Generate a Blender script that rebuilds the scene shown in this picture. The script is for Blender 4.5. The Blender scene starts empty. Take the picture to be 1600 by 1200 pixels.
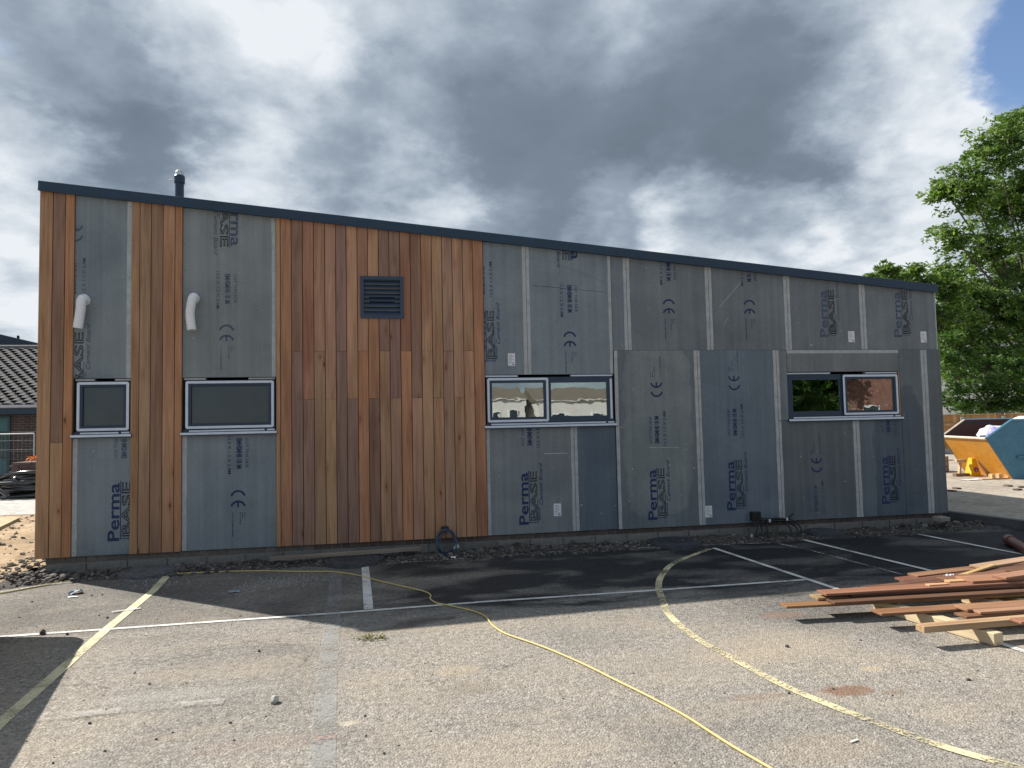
import bpy, bmesh, math, random
from mathutils import Vector, Matrix, noise
random.seed(7)
S = bpy.context.scene
COL = S.collection
rad = math.radians
# ------------------------------------------------------------------ camera
BZ = 0.19                       # height of the underside of the cladding above the tarmac
FPX = 1069.27                   # focal length in pixels of a 1600 px wide picture
CAM = Vector((0.0, -8.858, 1.4858 + BZ))
yaw, pitch, roll = -0.17862, 0.05264, 0.02084
R = Matrix.Rotation(yaw, 3, 'Z') @ Matrix.Rotation(pitch, 3, 'X') @ Matrix.Rotation(roll, 3, 'Y')
cd = bpy.data.cameras.new('camera'); cam = bpy.data.objects.new('camera', cd); COL.objects.link(cam)
cd.sensor_width = 36; cd.lens = FPX / 1600 * 36; cd.clip_start = 0.05; cd.clip_end = 2000
cr, cf, cu = R.col[0], R.col[1], R.col[2]
m = Matrix((cr, cu, -cf)).transposed().to_4x4(); m.translation = CAM
cam.matrix_world = m
S.camera = cam

def ray(u, v): return R @ Vector(((u - 800) / FPX, 1, -(v - 600) / FPX))
def G(u, v, h=0.0):             # point of the ground (or of a level h above it) seen at a place of the photograph
    d = ray(u, v); return CAM + d * ((h - CAM.z) / d.z)
def F(u, v, y=0.0):             # point of the facade plane
    d = ray(u, v); return CAM + d * ((y - CAM.y) / d.y)
def at(u, v, Y): return F(u, v, Y)

# ------------------------------------------------------------------ sun, sky, exposure
SUN = Vector((-0.640, 0.515, 0.0)).normalized()
SUN = Vector((SUN.x * math.cos(rad(43)), SUN.y * math.cos(rad(43)), math.sin(rad(43))))
ld = bpy.data.lights.new('sun', 'SUN'); ld.energy = 4.6; ld.angle = rad(0.5); ld.color = (1.0, 0.93, 0.83)
sun = bpy.data.objects.new('sun', ld); COL.objects.link(sun)
sun.rotation_euler = (-SUN).to_track_quat('-Z', 'Y').to_euler()
sun.location = (-20, 16, 20)

def N(nt, typ, **kw):
    n = nt.nodes.new(typ)
    for k, v in kw.items():
        if k.startswith('i_'):
            n.inputs[k[2:].replace('_', ' ')].default_value = v
        elif k.startswith('n'):
            n.inputs[int(k[1:])].default_value = v
        else: setattr(n, k, v)
    return n
def math_(nt, op, a, b=None, clamp=False, c=None):
    n = nt.nodes.new('ShaderNodeMath'); n.operation = op; n.use_clamp = clamp
    for i, x in enumerate((a, b, c)):
        if x is None: continue
        if isinstance(x, (int, float)): n.inputs[i].default_value = x
        else: nt.links.new(x, n.inputs[i])
    return n.outputs[0]
def mixc(nt, f, a, b, mode='MIX'):
    n = nt.nodes.new('ShaderNodeMix'); n.data_type = 'RGBA'; n.blend_type = mode
    for i, x in ((0, f), (6, a), (7, b)):
        if isinstance(x, (int, float)): n.inputs[i].default_value = x
        elif isinstance(x, (tuple, list)): n.inputs[i].default_value = tuple(x) + ((1,) if len(x) == 3 else ())
        else: nt.links.new(x, n.inputs[i])
    return n.outputs[2]
def ramp(nt, x, stops, interp='LINEAR'):
    n = nt.nodes.new('ShaderNodeValToRGB'); n.color_ramp.interpolation = interp
    e = n.color_ramp.elements
    while len(e) < len(stops): e.new(0.5)
    for el, (p, c) in zip(e, stops):
        el.position = p; el.color = (c, c, c, 1) if isinstance(c, (int, float)) else tuple(c) + (1,)
    nt.links.new(x, n.inputs[0]); return n.outputs[0]
def noise_(nt, vec, scale, detail=4, rough=0.55, dist=0.0):
    n = nt.nodes.new('ShaderNodeTexNoise'); n.inputs['Scale'].default_value = scale
    n.inputs['Detail'].default_value = detail; n.inputs['Roughness'].default_value = rough
    n.inputs['Distortion'].default_value = dist
    if vec is not None: nt.links.new(vec, n.inputs['Vector'])
    return n
def mapping(nt, vec, scale=(1, 1, 1), loc=(0, 0, 0), rot=(0, 0, 0)):
    n = nt.nodes.new('ShaderNodeMapping'); n.inputs['Scale'].default_value = scale
    n.inputs['Location'].default_value = loc; n.inputs['Rotation'].default_value = rot
    nt.links.new(vec, n.inputs['Vector']); return n.outputs[0]

W = bpy.data.worlds.new('World'); S.world = W; W.use_nodes = True
nt = W.node_tree; nt.nodes.clear()
out = nt.nodes.new('ShaderNodeOutputWorld'); bg = nt.nodes.new('ShaderNodeBackground')
bg.inputs[1].default_value = 0.1
nt.links.new(bg.outputs[0], out.inputs[0])
sky = nt.nodes.new('ShaderNodeTexSky'); sky.sky_type = 'NISHITA'; sky.sun_disc = False
sky.sun_elevation = rad(43); sky.sun_rotation = math.atan2(SUN.x, SUN.y); sky.ozone_density = 2.0
tc = nt.nodes.new('ShaderNodeTexCoord'); D = tc.outputs['Generated']
# clouds lie on a flat deck: direction divided by its height
sep = nt.nodes.new('ShaderNodeSeparateXYZ'); nt.links.new(D, sep.inputs[0])
zc = math_(nt, 'ADD', math_(nt, 'MAXIMUM', sep.outputs[2], 0.0), 0.34)
comb = nt.nodes.new('ShaderNodeCombineXYZ')
nt.links.new(math_(nt, 'DIVIDE', sep.outputs[0], zc), comb.inputs[0])
nt.links.new(math_(nt, 'DIVIDE', sep.outputs[1], zc), comb.inputs[1])
P = comb.outputs[0]
warp = noise_(nt, P, 2.6, 6, 0.6)
sub = N(nt, 'ShaderNodeVectorMath', operation='SUBTRACT'); nt.links.new(warp.outputs['Color'], sub.inputs[0]); sub.inputs[1].default_value = (.5, .5, .5)
sc_ = N(nt, 'ShaderNodeVectorMath', operation='SCALE'); nt.links.new(sub.outputs[0], sc_.inputs[0]); sc_.inputs['Scale'].default_value = 0.30
addv = N(nt, 'ShaderNodeVectorMath', operation='ADD'); nt.links.new(D, addv.inputs[0]); nt.links.new(sc_.outputs[0], addv.inputs[1])
nrm = N(nt, 'ShaderNodeVectorMath', operation='NORMALIZE'); nt.links.new(addv.outputs[0], nrm.inputs[0]); DW = nrm.outputs[0]
def blob(u, v, r, w):           # one cloud mass: where it stands in the sky, how wide in degrees, how much lighter or darker
    d = ray(u, v).normalized()
    dp = N(nt, 'ShaderNodeVectorMath', operation='DOT_PRODUCT'); nt.links.new(DW, dp.inputs[0]); dp.inputs[1].default_value = d
    mr = nt.nodes.new('ShaderNodeMapRange'); mr.interpolation_type = 'SMOOTHERSTEP'
    nt.links.new(dp.outputs['Value'], mr.inputs[0])
    mr.inputs[1].default_value = math.cos(rad(r)); mr.inputs[2].default_value = math.cos(rad(r * 0.12))
    mr.inputs[3].default_value = 0; mr.inputs[4].default_value = w
    return mr.outputs[0]
big = noise_(nt, P, 1.3, 3, 0.5, 0.4)
med = noise_(nt, P, 3.9, 9, 0.56, 0.25)
fin = noise_(nt, mapping(nt, P, (1, 1, 1), (4, 2, 0)), 13, 7, 0.58, 0.2)
Bs = None
for b in [(720, 110, 14, -.10), (1000, 170, 19, -.20), (1180, 290, 15, -.26), (860, 290, 13, -.16), (560, 230, 8, -.05),
          (90, 190, 11, -.22), (320, 245, 9, -.12), (1300, 210, 11, -.08), (150, 20, 7, -.10), (220, 160, 7, -.08),
          (380, 60, 9, .30), (30, 90, 8, .20), (10, 380, 10, .42), (400, 300, 6, .26), (230, 110, 4, .16), (520, 40, 6, .12),
          (1500, 50, 13, .36), (1400, 150, 9, .10), (1130, 378, 8, .46), (980, 365, 6, .34), (1330, 400, 8, .34), (1420, 340, 7, .18), (640, 320, 7, .22), (880, 40, 8, .08),
          (950, -260, 26, .12)]:
    Bs = blob(*b) if Bs is None else math_(nt, 'ADD', Bs, blob(*b))
amp = math_(nt, 'MAXIMUM', math_(nt, 'MINIMUM', math_(nt, 'ADD', math_(nt, 'MULTIPLY', Bs, 1.6), 1.0), 1.35), 0.42)     # heavy grey masses are smooth, lit edges are broken
B = math_(nt, 'MULTIPLY', math_(nt, 'SUBTRACT', big.outputs[0], 0.5), 0.40)
B = math_(nt, 'ADD', B, math_(nt, 'MULTIPLY', math_(nt, 'SUBTRACT', med.outputs[0], 0.5), 0.95))
B = math_(nt, 'ADD', B, math_(nt, 'MULTIPLY', math_(nt, 'SUBTRACT', fin.outputs[0], 0.5), 0.34))
B = math_(nt, 'MULTIPLY', B, amp)
B = math_(nt, 'ADD', math_(nt, 'ADD', B, Bs), 0.60)
cloud = ramp(nt, B, [(0.0, (.85, 1.08, 1.36)), (0.26, (1.12, 1.42, 1.80)), (0.48, (1.80, 2.18, 2.65)), (0.72, (3.1, 3.5, 3.95)), (1.0, (4.8, 5.05, 5.3))])
gap = noise_(nt, mapping(nt, P, (1, 1, 1), (7.3, 1.2, 0)), 1.1, 6, 0.55, 0.3)
gv = math_(nt, 'ADD', gap.outputs[0], math_(nt, 'MULTIPLY', math_(nt, 'MINIMUM', math_(nt, 'MAXIMUM', math_(nt, 'MULTIPLY', sep.outputs[1], -2.0), 0.0), 1.0), 0.16))
for b in [(1595, 10, 8, .30), (1600, 90, 5, .10), (395, 285, 3.2, .30), (70, 70, 3, .12), (1590, 360, 8, .12), (800, 180, 26, -.25), (1150, 150, 18, -.12)]:
    gv = math_(nt, 'ADD', gv, blob(*b))
gm = nt.nodes.new('ShaderNodeMapRange'); gm.interpolation_type = 'SMOOTHSTEP'; nt.links.new(gv, gm.inputs[0])
gm.inputs[1].default_value = 0.66; gm.inputs[2].default_value = 0.86
blue = mixc(nt, 1.0, sky.outputs[0], (.86, .90, .96), 'MULTIPLY')
col = mixc(nt, gm.outputs[0], cloud, blue)
nt.links.new(col, bg.inputs[0])

S.render.engine = 'CYCLES'
S.view_settings.view_transform = 'Standard'; S.view_settings.look = 'None'
S.view_settings.gamma = 1; S.view_settings.use_curve_mapping = False
S.view_settings.exposure = 0.8

# ------------------------------------------------------------------ materials
def newmat(name):
    mt = bpy.data.materials.new(name); mt.use_nodes = True
    t = mt.node_tree; b = t.nodes['Principled BSDF']; return mt, t, b
def bump(t, b, h, strength=0.3, dist=0.01):
    n = t.nodes.new('ShaderNodeBump'); n.inputs['Strength'].default_value = strength; n.inputs['Distance'].default_value = dist
    t.links.new(h, n.inputs['Height']); t.links.new(n.outputs[0], b.inputs['Normal']); return n
def plain(name, c, rough=0.6, var=0.15, scale=8, metal=0.0, bmp=0.15, spec=0.5):
    mt, t, b = newmat(name)
    co = t.nodes.new('ShaderNodeTexCoord').outputs['Object']
    n = noise_(t, co, scale, 6, 0.6)
    k = ramp(t, n.outputs[0], [(0.3, 1 - var), (0.7, 1 + var)])
    cc = mixc(t, 1.0, c, k, 'MULTIPLY'); t.links.new(cc, b.inputs['Base Color'])
    b.inputs['Roughness'].default_value = rough; b.inputs['Metallic'].default_value = metal
    b.inputs['Specular IOR Level'].default_value = spec
    if bmp: bump(t, b, n.outputs[0], bmp, 0.01)
    return mt
def wood(name, scale=(34, 34, 1.3), rough=0.62, knots=True, bmp=0.25):
    """sawn softwood: colour from the object, grain along its length (z), knots"""
    mt, t, b = newmat(name)
    oi = t.nodes.new('ShaderNodeObjectInfo')
    co = t.nodes.new('ShaderNodeTexCoord').outputs['Object']
    off = N(t, 'ShaderNodeVectorMath', operation='SCALE'); off.inputs[0].default_value = (37, 19, 53); t.links.new(oi.outputs['Random'], off.inputs['Scale'])
    ad = N(t, 'ShaderNodeVectorMath', operation='ADD'); t.links.new(co, ad.inputs[0]); t.links.new(off.outputs[0], ad.inputs[1]); V = ad.outputs[0]
    g1 = noise_(t, mapping(t, V, scale), 1.0, 5, 0.6, 0.6)
    g2 = noise_(t, mapping(t, V, (scale[0] * 4, scale[1] * 4, scale[2] * 1.6)), 1.0, 3, 0.6)
    big = noise_(t, mapping(t, V, (scale[0] * .18, scale[1] * .18, scale[2] * .7)), 1.0, 3, 0.5, 0.3)
    k1 = ramp(t, g1.outputs[0], [(0.25, (.66, .60, .54)), (0.5, (1, 1, 1)), (0.75, (1.22, 1.18, 1.12))])
    k2 = ramp(t, g2.outputs[0], [(0.3, 0.88), (0.7, 1.1)])
    k3 = ramp(t, big.outputs[0], [(0.3, (.80, .72, .68)), (0.5, (1, 1, 1)), (0.72, (1.22, 1.24, 1.22))])
    c = mixc(t, 1.0, oi.outputs['Color'], k1, 'MULTIPLY'); c = mixc(t, 1.0, c, k2, 'MULTIPLY'); c = mixc(t, 1.0, c, k3, 'MULTIPLY')
    if knots:
        vo = t.nodes.new('ShaderNodeTexVoronoi'); vo.inputs['Scale'].default_value = 1.0
        wv = noise_(t, mapping(t, V, (9, 9, 9)), 1.0, 2)
        mv = mapping(t, V, (6.5, 6.5, 2.1)); t.links.new(mv, vo.inputs['Vector'])
        dd = math_(t, 'ADD', vo.outputs['Distance'], math_(t, 'MULTIPLY', math_(t, 'SUBTRACT', wv.outputs[0], 0.5), 0.10))
        vs = N(t, 'ShaderNodeSeparateColor'); t.links.new(vo.outputs['Color'], vs.inputs[0])
        few = math_(t, 'GREATER_THAN', vs.outputs[0], 0.40)
        kn = ramp(t, dd, [(0.02, 1.0), (0.085, 0.0)]); halo = ramp(t, dd, [(0.05, 0.55), (0.26, 0.0)])
        c = mixc(t, math_(t, 'MULTIPLY', halo, few), c, mixc(t, 1.0, c, (.62, .42, .30), 'MULTIPLY'))
        c = mixc(t, math_(t, 'MULTIPLY', kn, few), c, (.045, .018, .01))
    t.links.new(c, b.inputs['Base Color']); b.inputs['Roughness'].default_value = rough
    b.inputs['Specular IOR Level'].default_value = 0.3
    bump(t, b, g2.outputs[0], bmp, 0.002)
    return mt
M_CEDAR = wood('cedar')
M_TIMBER = wood('timber', (24, 24, 1.0), knots=False)
def board_mat(name, stain=None):
    """cement board: colour from the object, glass mesh weave, trowel streaks, dried water marks"""
    mt, t, b = newmat(name)
    oi = t.nodes.new('ShaderNodeObjectInfo'); co = t.nodes.new('ShaderNodeTexCoord').outputs['Object']
    off = N(t, 'ShaderNodeVectorMath', operation='SCALE'); off.inputs[0].default_value = (13, 7, 29); t.links.new(oi.outputs['Random'], off.inputs['Scale'])
    ad = N(t, 'ShaderNodeVectorMath', operation='ADD'); t.links.new(co, ad.inputs[0]); t.links.new(off.outputs[0], ad.inputs[1]); V = ad.outputs[0]
    a = noise_(t, V, 1.5, 5, 0.6, 0.5); s = noise_(t, mapping(t, V, (14, 14, 0.35)), 1.0, 4, 0.6); f_ = noise_(t, V, 55, 3, 0.7)
    sp = noise_(t, mapping(t, V, (1, 1, 1), (3, 3, 3)), 16, 2, 0.5)
    c = mixc(t, 1.0, oi.outputs['Color'], ramp(t, a.outputs[0], [(0.30, (.80, .82, .84)), (0.5, (1, 1, 1)), (0.70, (1.18, 1.17, 1.14))]), 'MULTIPLY')
    c = mixc(t, 1.0, c, ramp(t, s.outputs[0], [(0.3, .88), (0.7, 1.12)]), 'MULTIPLY')
    c = mixc(t, 1.0, c, ramp(t, f_.outputs[0], [(0.3, .88), (0.7, 1.10)]), 'MULTIPLY')
    c = mixc(t, ramp(t, sp.outputs[0], [(0.74, 0.0), (0.79, 0.7)]), c, (.52, .52, .50))
    wv = t.nodes.new('ShaderNodeTexWave'); wv.inputs['Scale'].default_value = 45; wv.bands_direction = 'Z'; t.links.new(V, wv.inputs['Vector'])
    c = mixc(t, 0.10, c, mixc(t, 1.0, c, wv.outputs[0], 'MULTIPLY'))
    rg = ramp(t, a.outputs[0], [(0.3, .55), (0.7, .8)])
    if stain:
        cx, cz, hx, hz, inside, kk = stain
        w2 = noise_(t, co, 3.0, 3, 0.5); sx = N(t, 'ShaderNodeSeparateXYZ'); t.links.new(co, sx.inputs[0])
        wob = math_(t, 'MULTIPLY', math_(t, 'SUBTRACT', w2.outputs[0], 0.5), 1.3)
        ax = math_(t, 'POWER', math_(t, 'ABSOLUTE', math_(t, 'DIVIDE', math_(t, 'SUBTRACT', sx.outputs[0], cx), hx)), 4)
        az = math_(t, 'POWER', math_(t, 'ABSOLUTE', math_(t, 'DIVIDE', math_(t, 'SUBTRACT', sx.outputs[2], cz), hz)), 4)
        rr = math_(t, 'ADD', math_(t, 'ADD', ax, az), wob)
        msk = ramp(t, rr, [(0.70, 0.0), (1.0, 1.0)])
        if inside: msk = math_(t, 'SUBTRACT', 1.0, msk)
        c = mixc(t, msk, c, mixc(t, 1.0, c, kk, 'MULTIPLY'))
        ed = ramp(t, rr, [(0.80, 0.0), (0.92, 0.10), (1.0, 0.0)])
        c = mixc(t, ed, c, (.42, .43, .42))
    t.links.new(c, b.inputs['Base Color']); t.links.new(rg, b.inputs['Roughness'])
    b.inputs['Specular IOR Level'].default_value = 0.35
    bump(t, b, f_.outputs[0], 0.25, 0.002)
    return mt
M_BOARD = board_mat('cement_board')
M_STRIP = plain('board_edge', (.40, .41, .41), 0.85, 0.18, 9)
M_PRINT = plain('blue_print', (.010, .027, .095), 0.7, 0.3, 30)
M_PRINT2 = plain('faded_blue_print', (.060, .085, .13), 0.75, 0.35, 30)
M_NAVY = plain('dark_grey_coated_metal', (.011, .032, .065), 0.38, 0.12, 3, bmp=0.03)
M_TAPE = plain('white_protective_tape', (.62, .68, .78), 0.42, 0.08, 14, bmp=0.08)
M_PAPER = plain('white_paper', (.72, .72, .74), 0.7, 0.06, 10)
M_BLACK = plain('black_plastic', (.012, .012, .014), 0.32, 0.2, 10, bmp=0.05)
M_VOID = plain('dark_membrane', (.008, .009, .011), 0.8, 0.3, 5)
M_WHITEP = plain('white_plastic', (.78, .79, .82), 0.35, 0.04, 6, bmp=0.03)
M_CONC = plain('concrete', (.34, .33, .31), 0.85, 0.25, 7, bmp=0.5)
M_MORTAR = plain('mortar', (.22, .215, .20), 0.9, 0.2, 12, bmp=0.5)
M_IRON = plain('cast_iron', (.055, .06, .068), 0.5, 0.35, 14, bmp=0.4)
M_RENDER = plain('white_render', (.74, .73, .69), 0.8, 0.06, 2)
M_PLASTER = plain('plaster', (.45, .44, .42), 0.8, 0.06, 2)
def objcol(name, rough=0.8, scale=14, bmp=0.4, var=0.25):
    mt, t, b = newmat(name)
    oi = t.nodes.new('ShaderNodeObjectInfo'); co = t.nodes.new('ShaderNodeTexCoord').outputs['Object']
    n = noise_(t, co, scale, 6, 0.65); n2 = noise_(t, co, scale * 6, 3, 0.6)
    c = mixc(t, 1.0, oi.outputs['Color'], ramp(t, n.outputs[0], [(0.3, 1 - var), (0.7, 1 + var)]), 'MULTIPLY')
    c = mixc(t, 1.0, c, ramp(t, n2.outputs[0], [(0.3, .85), (0.7, 1.12)]), 'MULTIPLY')
    t.links.new(c, b.inputs['Base Color']); b.inputs['Roughness'].default_value = rough
    bump(t, b, n2.outputs[0], bmp, 0.004)
    return mt
M_MASON = objcol('masonry')
M_PAINTED = objcol('painted_metal', 0.45, 4, 0.08, 0.12)
def stones_mat():
    mt, t, b = newmat('rubble_stone')
    g = t.nodes.new('ShaderNodeNewGeometry'); co = t.nodes.new('ShaderNodeTexCoord').outputs['Object']
    c = ramp(t, g.outputs['Random Per Island'], [(0, (.05, .047, .044)), (.35, (.11, .10, .095)), (.6, (.085, .066, .056)), (.8, (.20, .185, .165)), (1, (.035, .034, .034))])
    n = noise_(t, co, 40, 4, 0.6); c = mixc(t, 1.0, c, ramp(t, n.outputs[0], [(0.3, .75), (0.7, 1.2)]), 'MULTIPLY')
    t.links.new(c, b.inputs['Base Color']); b.inputs['Roughness'].default_value = 0.9; return mt
M_STONE = stones_mat()
def leaf_mat(name, c1, c2, c3):
    mt, t, b = newmat(name)
    g = t.nodes.new('ShaderNodeNewGeometry'); co = t.nodes.new('ShaderNodeTexCoord').outputs['Object']
    n = noise_(t, co, 0.7, 3, 0.5)
    f = math_(t, 'ADD', math_(t, 'MULTIPLY', g.outputs['Random Per Island'], 0.55), math_(t, 'MULTIPLY', n.outputs[0], 0.45))
    c = ramp(t, f, [(0.15, c1), (0.5, c2), (0.85, c3)])
    t.links.new(c, b.inputs['Base Color']); b.inputs['Roughness'].default_value = 0.5; b.inputs['Specular IOR Level'].default_value = 0.35
    tr = t.nodes.new('ShaderNodeBsdfTranslucent'); t.links.new(mixc(t, 1.0, c, (1.3, 1.6, .5), 'MULTIPLY'), tr.inputs[0])
    mx = t.nodes.new('ShaderNodeMixShader'); mx.inputs[0].default_value = 0.48
    t.links.new(b.outputs[0], mx.inputs[1]); t.links.new(tr.outputs[0], mx.inputs[2])
    t.links.new(mx.outputs[0], t.nodes['Material Output'].inputs[0]); return mt
M_LEAF = leaf_mat('ash_leaf', (.058, .105, .026), (.115, .185, .046), (.20, .265, .095))
M_LEAF2 = leaf_mat('dark_leaf', (.028, .06, .016), (.06, .12, .028), (.12, .20, .05))
M_BARK = plain('bark', (.10, .085, .07), 0.9, 0.35, 6, bmp=0.8)
def glass_mat(name, refl, tint):
    mt, t, b = newmat(name)
    co = t.nodes.new('ShaderNodeTexCoord').outputs['Object']
    gl = t.nodes.new('ShaderNodeBsdfGlossy'); gl.inputs['Roughness'].default_value = 0.0; gl.inputs[0].default_value = (.95, .98, 1, 1)
    tr = t.nodes.new('ShaderNodeBsdfTransparent'); tr.inputs[0].default_value = tint
    n = noise_(t, mapping(t, co, (1, 1, 1)), 5.0, 2, 0.4)
    bp_ = t.nodes.new('ShaderNodeBump'); bp_.inputs['Strength'].default_value = 0.08; bp_.inputs['Distance'].default_value = 0.006
    t.links.new(n.outputs[0], bp_.inputs['Height']); t.links.new(bp_.outputs[0], gl.inputs['Normal'])
    mx = t.nodes.new('ShaderNodeMixShader')
    lw = t.nodes.new('ShaderNodeFresnel'); lw.inputs[0].default_value = 1.5
    t.links.new(math_(t, 'ADD', math_(t, 'MULTIPLY', lw.outputs[0], 1.2), refl, True), mx.inputs[0])
    t.links.new(tr.outputs[0], mx.inputs[1]); t.links.new(gl.outputs[0], mx.inputs[2])
    t.links.new(mx.outputs[0], t.nodes['Material Output'].inputs[0]); return mt
M_GLASS = glass_mat('window_glass', 0.26, (.55, .62, .62, 1))
M_FROST = plain('obscured_glass', (.030, .046, .052), 0.22, 0.35, 1.6, bmp=0.0, spec=0.8)

# ------------------------------------------------------------------ helpers
def mesh(name, verts, faces, mat, smooth=False):
    me = bpy.data.meshes.new(name); me.from_pydata([tuple(v) for v in verts], [], faces); me.update()
    if mat is not None:
        for mm in (mat if isinstance(mat, (list, tuple)) else [mat]): me.materials.append(mm)
    if smooth:
        me.polygons.foreach_set('use_smooth', [True] * len(me.polygons))
    return me
def link(name, me, parent=None, color=None):
    o = bpy.data.objects.new(name, me); COL.objects.link(o)
    if parent is not None: o.parent = parent; o.matrix_parent_inverse = parent.matrix_world.inverted() if False else Matrix()
    if color is not None: o.color = tuple(color) + (1,)
    return o
class MB:
    def __init__(s): s.v = []; s.f = []
    def add(s, vs, fs):
        k = len(s.v); s.v += [Vector(v) for v in vs]; s.f += [tuple(i + k for i in f) for f in fs]; return s
    def box(s, x0, x1, y0, y1, z0, z1, M=None):
        vs = [Vector(p) for p in ((x0, y0, z0), (x1, y0, z0), (x1, y1, z0), (x0, y1, z0), (x0, y0, z1), (x1, y0, z1), (x1, y1, z1), (x0, y1, z1))]
        if M is not None: vs = [M @ v for v in vs]
        return s.add(vs, [(0, 3, 2, 1), (4, 5, 6, 7), (0, 1, 5, 4), (1, 2, 6, 5), (2, 3, 7, 6), (3, 0, 4, 7)])
    def prism(s, poly, y0, y1):          # outline in (x, z), given thickness in y
        n = len(poly); vs = [(p[0], y0, p[1]) for p in poly] + [(p[0], y1, p[1]) for p in poly]
        fs = [tuple(range(n)), tuple(range(2 * n - 1, n - 1, -1))] + [((i + 1) % n, i, i + n, (i + 1) % n + n) for i in range(n)]
        return s.add(vs, fs)
    def tube(s, pts, r, n=8, caps=True):
        pts = [Vector(p) for p in pts]; rs = r if isinstance(r, (list, tuple)) else [r] * len(pts)
        k = len(s.v); up = None
        for i, p in enumerate(pts):
            t = (pts[min(i + 1, len(pts) - 1)] - pts[max(i - 1, 0)]).normalized()
            if up is None: up = t.orthogonal().normalized()
            up = (up - t * up.dot(t)); up = up.normalized() if up.length > 1e-6 else t.orthogonal().normalized()
            sd = t.cross(up)
            for j in range(n):
                a = 2 * math.pi * j / n; s.v.append(p + (up * math.cos(a) + sd * math.sin(a)) * rs[i])
        for i in range(len(pts) - 1):
            for j in range(n):
                a = k + i * n + j; b = k + i * n + (j + 1) % n; s.f.append((a, b, b + n, a + n))
        if caps:
            s.f.append(tuple(k + j for j in reversed(range(n)))); e = k + (len(pts) - 1) * n; s.f.append(tuple(e + j for j in range(n)))
        return s
    def lathe(s, prof, n=24, c=(0, 0, 0)):
        k = len(s.v); c = Vector(c)
        for r, z in prof:
            for j in range(n):
                a = 2 * math.pi * j / n; s.v.append(c + Vector((r * math.cos(a), r * math.sin(a), z)))
        for i in range(len(prof) - 1):
            for j in range(n):
                a = k + i * n + j; b = k + i * n + (j + 1) % n; s.f.append((a, b, b + n, a + n))
        s.f.append(tuple(k + j for j in reversed(range(n)))); e = k + (len(prof) - 1) * n; s.f.append(tuple(e + j for j in range(n)))
        return s
    def rock(s, c, r, flat=0.7, rnd=random):
        ico = ICO; q = Matrix.Rotation(rnd.uniform(0, 6.28), 3, 'Z') @ Matrix.Rotation(rnd.uniform(-.5, .5), 3, 'X')
        sx, sy = rnd.uniform(.7, 1.3), rnd.uniform(.7, 1.2)
        vs = []
        for v in ico[0]:
            w = v * rnd.uniform(.78, 1.18); w = q @ Vector((w.x * sx, w.y * sy, w.z * flat)); vs.append(Vector(c) + w * r)
        return s.add(vs, ico[1])
    def build(s, name, mat, parent=None, color=None, smooth=False, bevel=0.0, origin=None):
        if origin is not None:
            origin = Vector(origin)
            s.v = [v - origin for v in s.v]
        me = mesh(name, s.v, s.f, mat, smooth)
        if bevel:
            bm = bmesh.new(); bm.from_mesh(me); bmesh.ops.bevel(bm, geom=bm.edges[:], offset=bevel, segments=1, affect='EDGES', profile=0.7)
            bm.to_mesh(me); bm.free()
        o = link(name, me, parent, color)
        if origin is not None: o.location = origin
        return o
def _ico():
    bm = bmesh.new(); bmesh.ops.create_icosphere(bm, subdivisions=1, radius=1)
    v = [x.co.copy() for x in bm.verts]; f = [tuple(q.index for q in fa.verts) for fa in bm.faces]; bm.free(); return v, f
ICO = _ico()
def tag(o, label=None, cat=None, group=None, kind=None):
    if label: o['label'] = label
    if cat: o['category'] = cat
    if group: o['group'] = group
    if kind: o['kind'] = kind
    return o
def empty(name, loc=(0, 0, 0), rz=0.0):
    o = bpy.data.objects.new(name, None); COL.objects.link(o); o.location = loc; o.rotation_euler = (0, 0, rz); o.empty_display_size = 0.1; return o
def smooth_path(pts, k=6):
    pts = [Vector(p) for p in pts]; out = []
    for i in range(len(pts) - 1):
        p0 = pts[max(i - 1, 0)]; p1 = pts[i]; p2 = pts[i + 1]; p3 = pts[min(i + 2, len(pts) - 1)]
        for j in range(k):
            t = j / k
            out.append(0.5 * ((2 * p1) + (p2 - p0) * t + (2 * p0 - 5 * p1 + 4 * p2 - p3) * t * t + (3 * p1 - p0 - 3 * p2 + p3) * t ** 3))
    out.append(pts[-1]); return out
def copy_tree(o, parent=None):
    c = o.copy(); COL.objects.link(c); c.parent = parent
    for ch in list(o.children): copy_tree(ch, c)
    return c

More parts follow.
